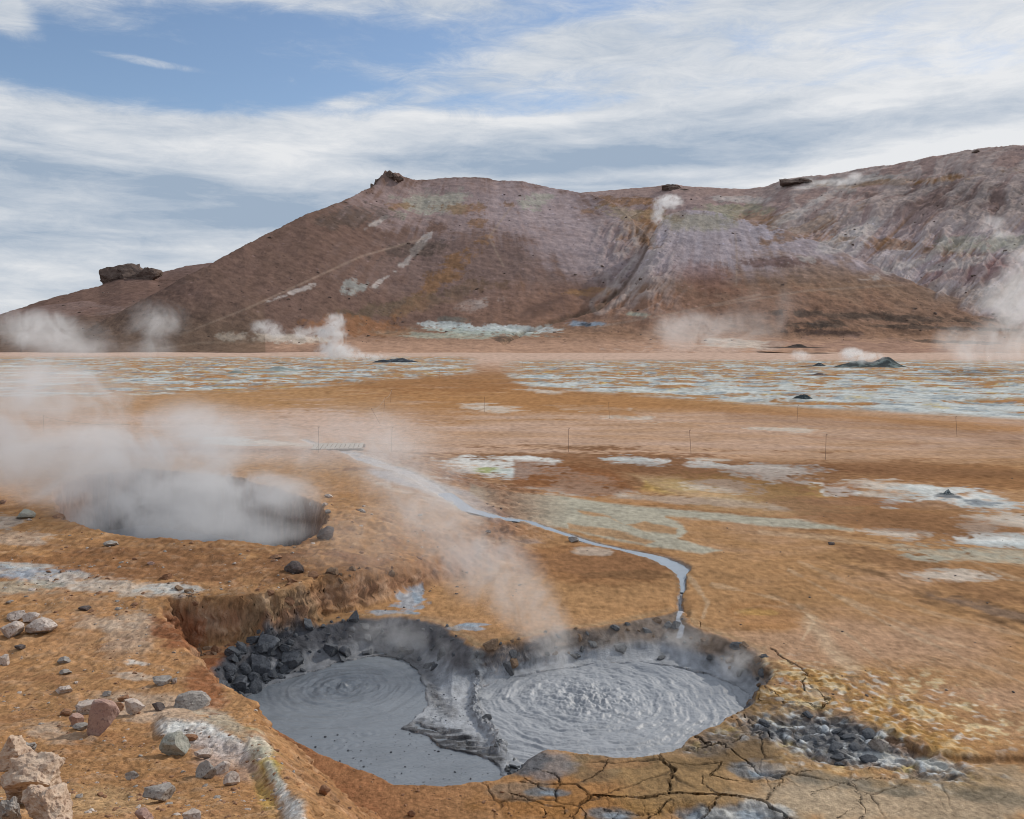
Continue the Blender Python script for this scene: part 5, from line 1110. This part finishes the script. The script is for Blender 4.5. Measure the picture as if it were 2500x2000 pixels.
# ------------------------------------------------------------------ posts, rope, footbridge
def simple_mat(name, col, rough=.7, metal=0.0, sc_=20, var=.25):
    m = bpy.data.materials.new(name); m.use_nodes = True; t = m.node_tree; N = NT(t); b = t.nodes['Principled BSDF']
    P = t.nodes.new('ShaderNodeTexCoord').outputs['Object']; n = N.noise(P, sc_, 4, .6); f = N.m('ADD', 1 - var, N.m('MULTIPLY', n, 2 * var))
    N.put(b.inputs['Base Color'], N.mix(1.0, col, N.comb(f, f, f), 'MULTIPLY')); b.inputs['Roughness'].default_value = rough; b.inputs['Metallic'].default_value = metal; return m
M_post = simple_mat('rusty_iron_rod', (.17, .11, .08), .75, .3); M_wood = simple_mat('grey_weathered_planks', (.36, .32, .27), .85, 0, 9); M_rope = simple_mat('faded_rope', (.28, .23, .18), .9)
def tube(bm, pts, r, n=6):
    rings = []
    for i, p in enumerate(pts):
        d = (pts[min(i + 1, len(pts) - 1)] - pts[max(i - 1, 0)]).normalized(); a = d.orthogonal().normalized(); b = d.cross(a)
        rings.append([bm.verts.new(p + (a * math.cos(2 * math.pi * k / n) + b * math.sin(2 * math.pi * k / n)) * r) for k in range(n)])
    for i in range(len(rings) - 1):
        for k in range(n): bm.faces.new((rings[i][k], rings[i][(k + 1) % n], rings[i + 1][(k + 1) % n], rings[i + 1][k]))
    bm.faces.new(rings[0][::-1]); bm.faces.new(rings[-1])
def mk(name, bm, mat, parent=None):
    me = bpy.data.meshes.new(name); bmesh.ops.recalc_face_normals(bm, faces=bm.faces[:]); bm.to_mesh(me); bm.free(); me.materials.append(mat)
    o = bpy.data.objects.new(name, me); COL.objects.link(o); o.parent = parent; return o
post = bpy.data.objects.new('fence_post', None); COL.objects.link(post)
bm = bmesh.new(); tube(bm, [Vector((0, 0, -.2)), Vector((0, 0, .45)), Vector((0, 0, .95))], .007); rod = mk('rod', bm, M_post, post)
bm = bmesh.new(); tube(bm, [Vector((0, 0, .93)), Vector((.025, 0, .965)), Vector((.045, 0, .95)), Vector((.03, 0, .92))], .007); eye = mk('rope_eye', bm, M_post, post)
POSTS = [(1197, 952, 'rod post in the middle of the pink plain, above the white-rimmed spring', 0), (1455, 956, 'rod post right of the one above the white-rimmed spring', -.08), (1283, 882, 'rod post in the middle of the sand below the white flats', -.05), (1020, 868, 'rod post on the ochre ground left of the sand below the flats', 0), (1678, 890, 'rod post with a knob on the sand below the small slate mound', .03), (2015, 920, 'rod post leaning on the brown ground at the far right', -.1),
         (824, 952, 'rod post in thin steam right of the footbridge', .04), (671, 953, 'rod post at the left end of the footbridge', 0), (800, 893, 'leaning rod post on the pink bank behind the footbridge', -.5), (808, 868, 'rod post beside the leaning one on the pink bank', .1), (822, 848, 'rod post at the head of the roped line on the pink bank', .1), (93, 918, 'rod post holding a rope in the steam at the left', 0), (1738, 968, 'short rod post over the white mineral patch at the right', 0),
         (925, 798, 'distant rod post on the track between the two white flats', 0), (1100, 775, 'distant rod post beside the track fork', 0), (1270, 760, 'distant rod post at the back edge of the right flats', 0), (1465, 762, 'distant rod post behind the middle of the right flats', 0), (1675, 756, 'distant rod post left of the steaming mound', 0), (1950, 757, 'distant rod post just right of the steaming mound', 0), (2055, 752, 'distant rod post in thin steam at the right end of the flats', 0)]
tops = {}
for i, (u_, v_, lab, lean) in enumerate(POSTS):
    x_, y_, z_ = hit(u_, v_)
    if i == 0: o = post
    else:
        o = post.copy(); COL.objects.link(o)
        for ch in (rod, eye): q = ch.copy(); COL.objects.link(q); q.parent = o
    o.location = (x_, y_, z_); o.rotation_euler = (0, lean, 0); tag(o, lab, 'fence post', 'rod posts staked across the plain'); tops[i] = Vector((x_ + .9 * math.sin(lean), y_, z_ + .9 * math.cos(lean)))
def rope(a, b, sag, lab):
    bm = bmesh.new(); pts = [a.lerp(b, k / 16) - Vector((0, 0, sag * 4 * (k / 16) * (1 - k / 16))) for k in range(17)]; tube(bm, pts, .009, 5); o = mk('rope', bm, M_rope); tag(o, lab, 'rope')
rope(tops[11], tops[11] + Vector((3.2, 2.0, -.55)), .15, 'faded rope falling from the post in the steam at the left'); rope(tops[8], tops[9], .2, 'slack rope between the two lower posts on the pink bank'); rope(tops[9], tops[10], .2, 'slack rope between the two upper posts on the pink bank')
bx, by, bz = hit(712, 948)
br = bpy.data.objects.new('footbridge', None); COL.objects.link(br); br.location = (bx, by, bz + .10); br.rotation_euler = (0, 0, .12); tag(br, 'short grey wooden footbridge over the stream, by the pit', 'footbridge')
for k in range(11):
    bm = bmesh.new(); bmesh.ops.create_cube(bm, size=1); bmesh.ops.scale(bm, vec=(.155, 1.9, .035), verts=bm.verts); bmesh.ops.bevel(bm, geom=bm.edges[:], offset=.006, segments=1, affect='EDGES')
    o = mk('plank', bm, M_wood, br); o.location = (-.9 + k * .18, 0, .06); o.rotation_euler = (0, 0, random.Random(k).uniform(-.01, .01))
for s_ in (-1, 1):
    bm = bmesh.new(); bmesh.ops.create_cube(bm, size=1); bmesh.ops.scale(bm, vec=(2.1, .09, .13), verts=bm.verts); o = mk('beam', bm, M_wood, br); o.location = (0, s_ * .8, -.025)

#@@STEAM
# ------------------------------------------------------------------ steam
def steam(name, label, blobs, dens, nscale, lo=.30, hi=.75, detail=4, col=(.96, .96, .97), aniso=.35, group=None, seed=0, dist=.6, namp=1.7, stretch=(1, 1, 1)):
    """blobs: (u, v, ru, rv, Y, rY, k) ellipsoids of vapour seen at those pixels, at depth Y"""
    Bs = []
    for (u_, v_, ru, rv, Y, rY, k) in blobs: Bs.append((at_y(u_, v_, Y), (ru * Y / F, rY, rv * Y / F), k))
    c0 = sum((b[0] for b in Bs), Vector()) / len(Bs)
    bm = bmesh.new()
    for p, r, k in Bs:
        q = bmesh.ops.create_icosphere(bm, subdivisions=2, radius=1.0)['verts']
        for vt in q: vt.co = Vector((vt.co.x * r[0] * 1.12, vt.co.y * r[1] * 1.12, vt.co.z * r[2] * 1.12)) + p - c0
    h = bmesh.ops.convex_hull(bm, input=bm.verts[:]); bmesh.ops.delete(bm, geom=[g_ for g_ in h['geom_interior'] if isinstance(g_, bmesh.types.BMVert)], context='VERTS')
    me = bpy.data.meshes.new(name); bm.to_mesh(me); bm.free(); o = bpy.data.objects.new(name, me); COL.objects.link(o); o.location = c0
    m = bpy.data.materials.new(name + '_vapour'); m.use_nodes = True; t = m.node_tree; t.nodes.clear(); N = NT(t)
    P = t.nodes.new('ShaderNodeTexCoord').outputs['Object']
    S = None
    for p, r, k in Bs:
        q = N.v('MULTIPLY', N.v('SUBTRACT', P, tuple(p - c0)), tuple(1 / a for a in r)); l = N.v('LENGTH', q)
        e = N.m('MULTIPLY', N.ss(l, 1.1, .1), k); S = e if S is None else N.m('MAXIMUM', S, e) if len(Bs) > 6 else N.m('ADD', S, e)
    S = N.m('MINIMUM', S, 1.0)
    size = nscale
    Pn = N.v('MULTIPLY', N.v('ADD', P, (seed * 13.1, seed * 5.3, seed * 2.9)), stretch)
    n = N.noise(Pn, size, detail, .66, dist)
    d = N.m('MULTIPLY', S, N.m('ADD', 1.0, N.m('MULTIPLY', N.m('SUBTRACT', n, .5), 2 * namp)))
    d = N.m('MULTIPLY', N.ss(d, lo, hi), N.m('ADD', .35, N.m('MULTIPLY', S, .65)))
    vol = t.nodes.new('ShaderNodeVolumePrincipled'); vol.inputs['Color'].default_value = (*col, 1); vol.inputs['Anisotropy'].default_value = aniso
    N.put(vol.inputs['Density'], N.m('MULTIPLY', d, dens)); out = t.nodes.new('ShaderNodeOutputMaterial'); t.links.new(vol.outputs[0], out.inputs['Volume'])
    me.materials.append(m); tag(o, label, 'steam plume', group); return o
steam('steam_plume', 'largest bank of steam rolling out of the round pit at the left',
      [(420, 1090, 330, 80, 20.0, 3.0, 1.0), (520, 1120, 230, 60, 19, 1.8, 1.0), (250, 1080, 210, 80, 19.5, 2, 1.2), (230, 960, 360, 130, 20.5, 3.2, 1.2), (420, 930, 280, 140, 20.5, 3.0, .9), (100, 830, 300, 130, 22, 3.5, .85), (570, 950, 260, 120, 21, 2.6, .6), (440, 1035, 340, 70, 21.5, 2.6, 1.5), (620, 1060, 130, 70, 19.5, 1.6, .8), (150, 730, 200, 90, 23, 3, .5), (-60, 950, 260, 170, 21, 3, 1.1), (160, 1030, 200, 70, 19.5, 2.0, 1.1)], 0.935, 0.698, .18, 1.35, 6, seed=1, namp=3.2, dist=1.0)
steam('steam_plume', 'thin veil of steam drifting over the sand between the pit and the stream',
      [(740, 930, 380, 150, 17.5, 1.8, .8), (880, 1080, 260, 160, 15.5, 1.4, .8), (720, 1170, 220, 120, 15, 1.2, .75)], .28, 1.1, .12, 1.25, 6, seed=2, namp=2.2, dist=1.0)
steam('steam_plume', 'steam rising from between the two mud pools and leaning left',
      [(1160, 1370, 80, 110, 13.0, .7, 1.2), (1115, 1290, 110, 90, 13.3, .8, 1.1), (1040, 1210, 170, 110, 13.6, .9, 1.1), (950, 1120, 180, 130, 14, 1.0, .9), (860, 1020, 190, 130, 14.5, 1.0, .8), (780, 930, 200, 120, 15, 1.1, .65)], 1.0, 2.3, .16, 1.3, 6, seed=3, namp=2.4, dist=1.0)
steam('steam_plume', 'faint vapour hanging along the right wall of the boiling pool',
      [(1560, 1400, 90, 60, 12.3, .5, .9), (1450, 1350, 110, 35, 13.2, .5, .8), (1280, 1350, 130, 35, 13.5, .5, .8), (1400, 1320, 90, 40, 13.5, .4, .5)], 1.840, 3.726, .20, 1.35, 6, seed=4, namp=3.2, dist=1.0)
steam('steam_plume', 'faint vapour hanging over the back of the smooth mud pool',
      [(830, 1340, 180, 70, 13.2, .6, .9), (950, 1400, 110, 70, 12.8, .5, .7), (600, 1450, 90, 45, 12.0, .4, .6)], 1.495, 3.105, .20, 1.35, 6, seed=5, namp=3.2, dist=1.0)
steam('steam_plume', 'tallest distant white plume, over the dark crust mound in the left flats',
      [(715, 742, 75, 26, 172, 6, 1.0), (700, 705, 52, 40, 172, 5, 1.0), (705, 672, 36, 24, 172, 4, .95), (640, 700, 50, 26, 172, 4, .8), (790, 752, 70, 12, 172, 4, .8)], 0.569, 0.497, .34, 1.3, 6, seed=6, namp=3.2, dist=1.2)
steam('steam_plume', 'small distant white puff left of the tallest plume', [(560, 690, 56, 28, 180, 5, 1.0), (590, 705, 36, 16, 180, 4, .6)], 0.316, 0.497, .34, 1.3, 6, seed=7, namp=3.2, dist=1.2)
steam('steam_plume', 'white plume rising from the orange gully on the middle hill', [(1408, 425, 48, 24, 462, 13, 1.0), (1385, 455, 24, 32, 462, 10, .9)], 0.253, 0.229, .34, 1.3, 6, seed=8, namp=3.2, dist=1.2)
steam('steam_plume', 'thin white steam along the crest of the right hand hill', [(1760, 384, 90, 10, 600, 14, .8), (1800, 372, 24, 14, 600, 10, .9), (1690, 395, 40, 6, 600, 12, .7)], 0.138, 0.155, .20, 1.35, 6, seed=9, namp=3.2, dist=1)
steam('steam_plume', 'warm lit plume over the largest slate-green mound', [(1815, 752, 74, 22, 144, 4, 1.0), (1790, 740, 30, 18, 144, 3, .8)], 0.506, 0.828, .34, 1.3, 6, seed=10, namp=3.2, dist=1.2)
steam('steam_plume', 'small plume left of the steaming mound', [(1690, 752, 38, 16, 150, 3.5, 1.0), (1680, 742, 22, 13, 150, 3, .7)], 0.316, 0.828, .34, 1.3, 6, seed=11, namp=3.2, dist=1.2)
steam('steam_plume', 'wide warm lit steam bank drifting in at the right edge', [(2150, 640, 120, 110, 130, 10, 1.0), (2120, 740, 150, 70, 130, 10, .8), (2200, 550, 110, 80, 130, 10, .8), (2020, 720, 140, 60, 130, 8, .5)], 0.138, 0.171, .20, 1.35, 6, seed=12, namp=3.2, dist=1.3)
steam('steam_plume', 'faint dusty steam in front of the foot of the middle hill', [(1500, 700, 240, 60, 200, 12, .8), (1440, 690, 100, 60, 200, 10, .7), (1620, 640, 140, 70, 200, 12, .5)], 0.057, 0.124, .20, 1.35, 6, seed=13, namp=3.2, dist=1.2)
steam('steam_plume', 'grey steam rising before the far left foot of the hill', [(120, 700, 100, 60, 120, 8, 1.0), (40, 690, 110, 70, 120, 8, .9), (180, 740, 70, 30, 120, 6, .7)], 0.172, 0.279, .20, 1.35, 6, seed=14, namp=3.2, dist=1.2)
steam('steam_plume', 'faint grey steam before the lower slope of the main hill', [(330, 680, 90, 75, 130, 8, 1.0), (300, 740, 110, 30, 130, 8, .6)], 0.115, 0.232, .20, 1.35, 6, seed=15, namp=3.2, dist=1.2)
steam('steam_plume', 'low fog of steam lying over the left white flats', [(60, 790, 260, 40, 70, 9, .9), (330, 810, 200, 34, 60, 6, .5)], 0.115, 0.311, .20, 1.35, 6, seed=16, namp=3.2, dist=1)
steam('steam_plume', 'thin steam rising on the right hand hill near the edge', [(2090, 470, 40, 34, 420, 12, .8), (2120, 495, 50, 12, 420, 12, .8)], 0.081, 0.186, .20, 1.35, 6, seed=17, namp=3.2, dist=1)
print('vertices', ground.data.vertices.__len__(), 'clods', nclod)
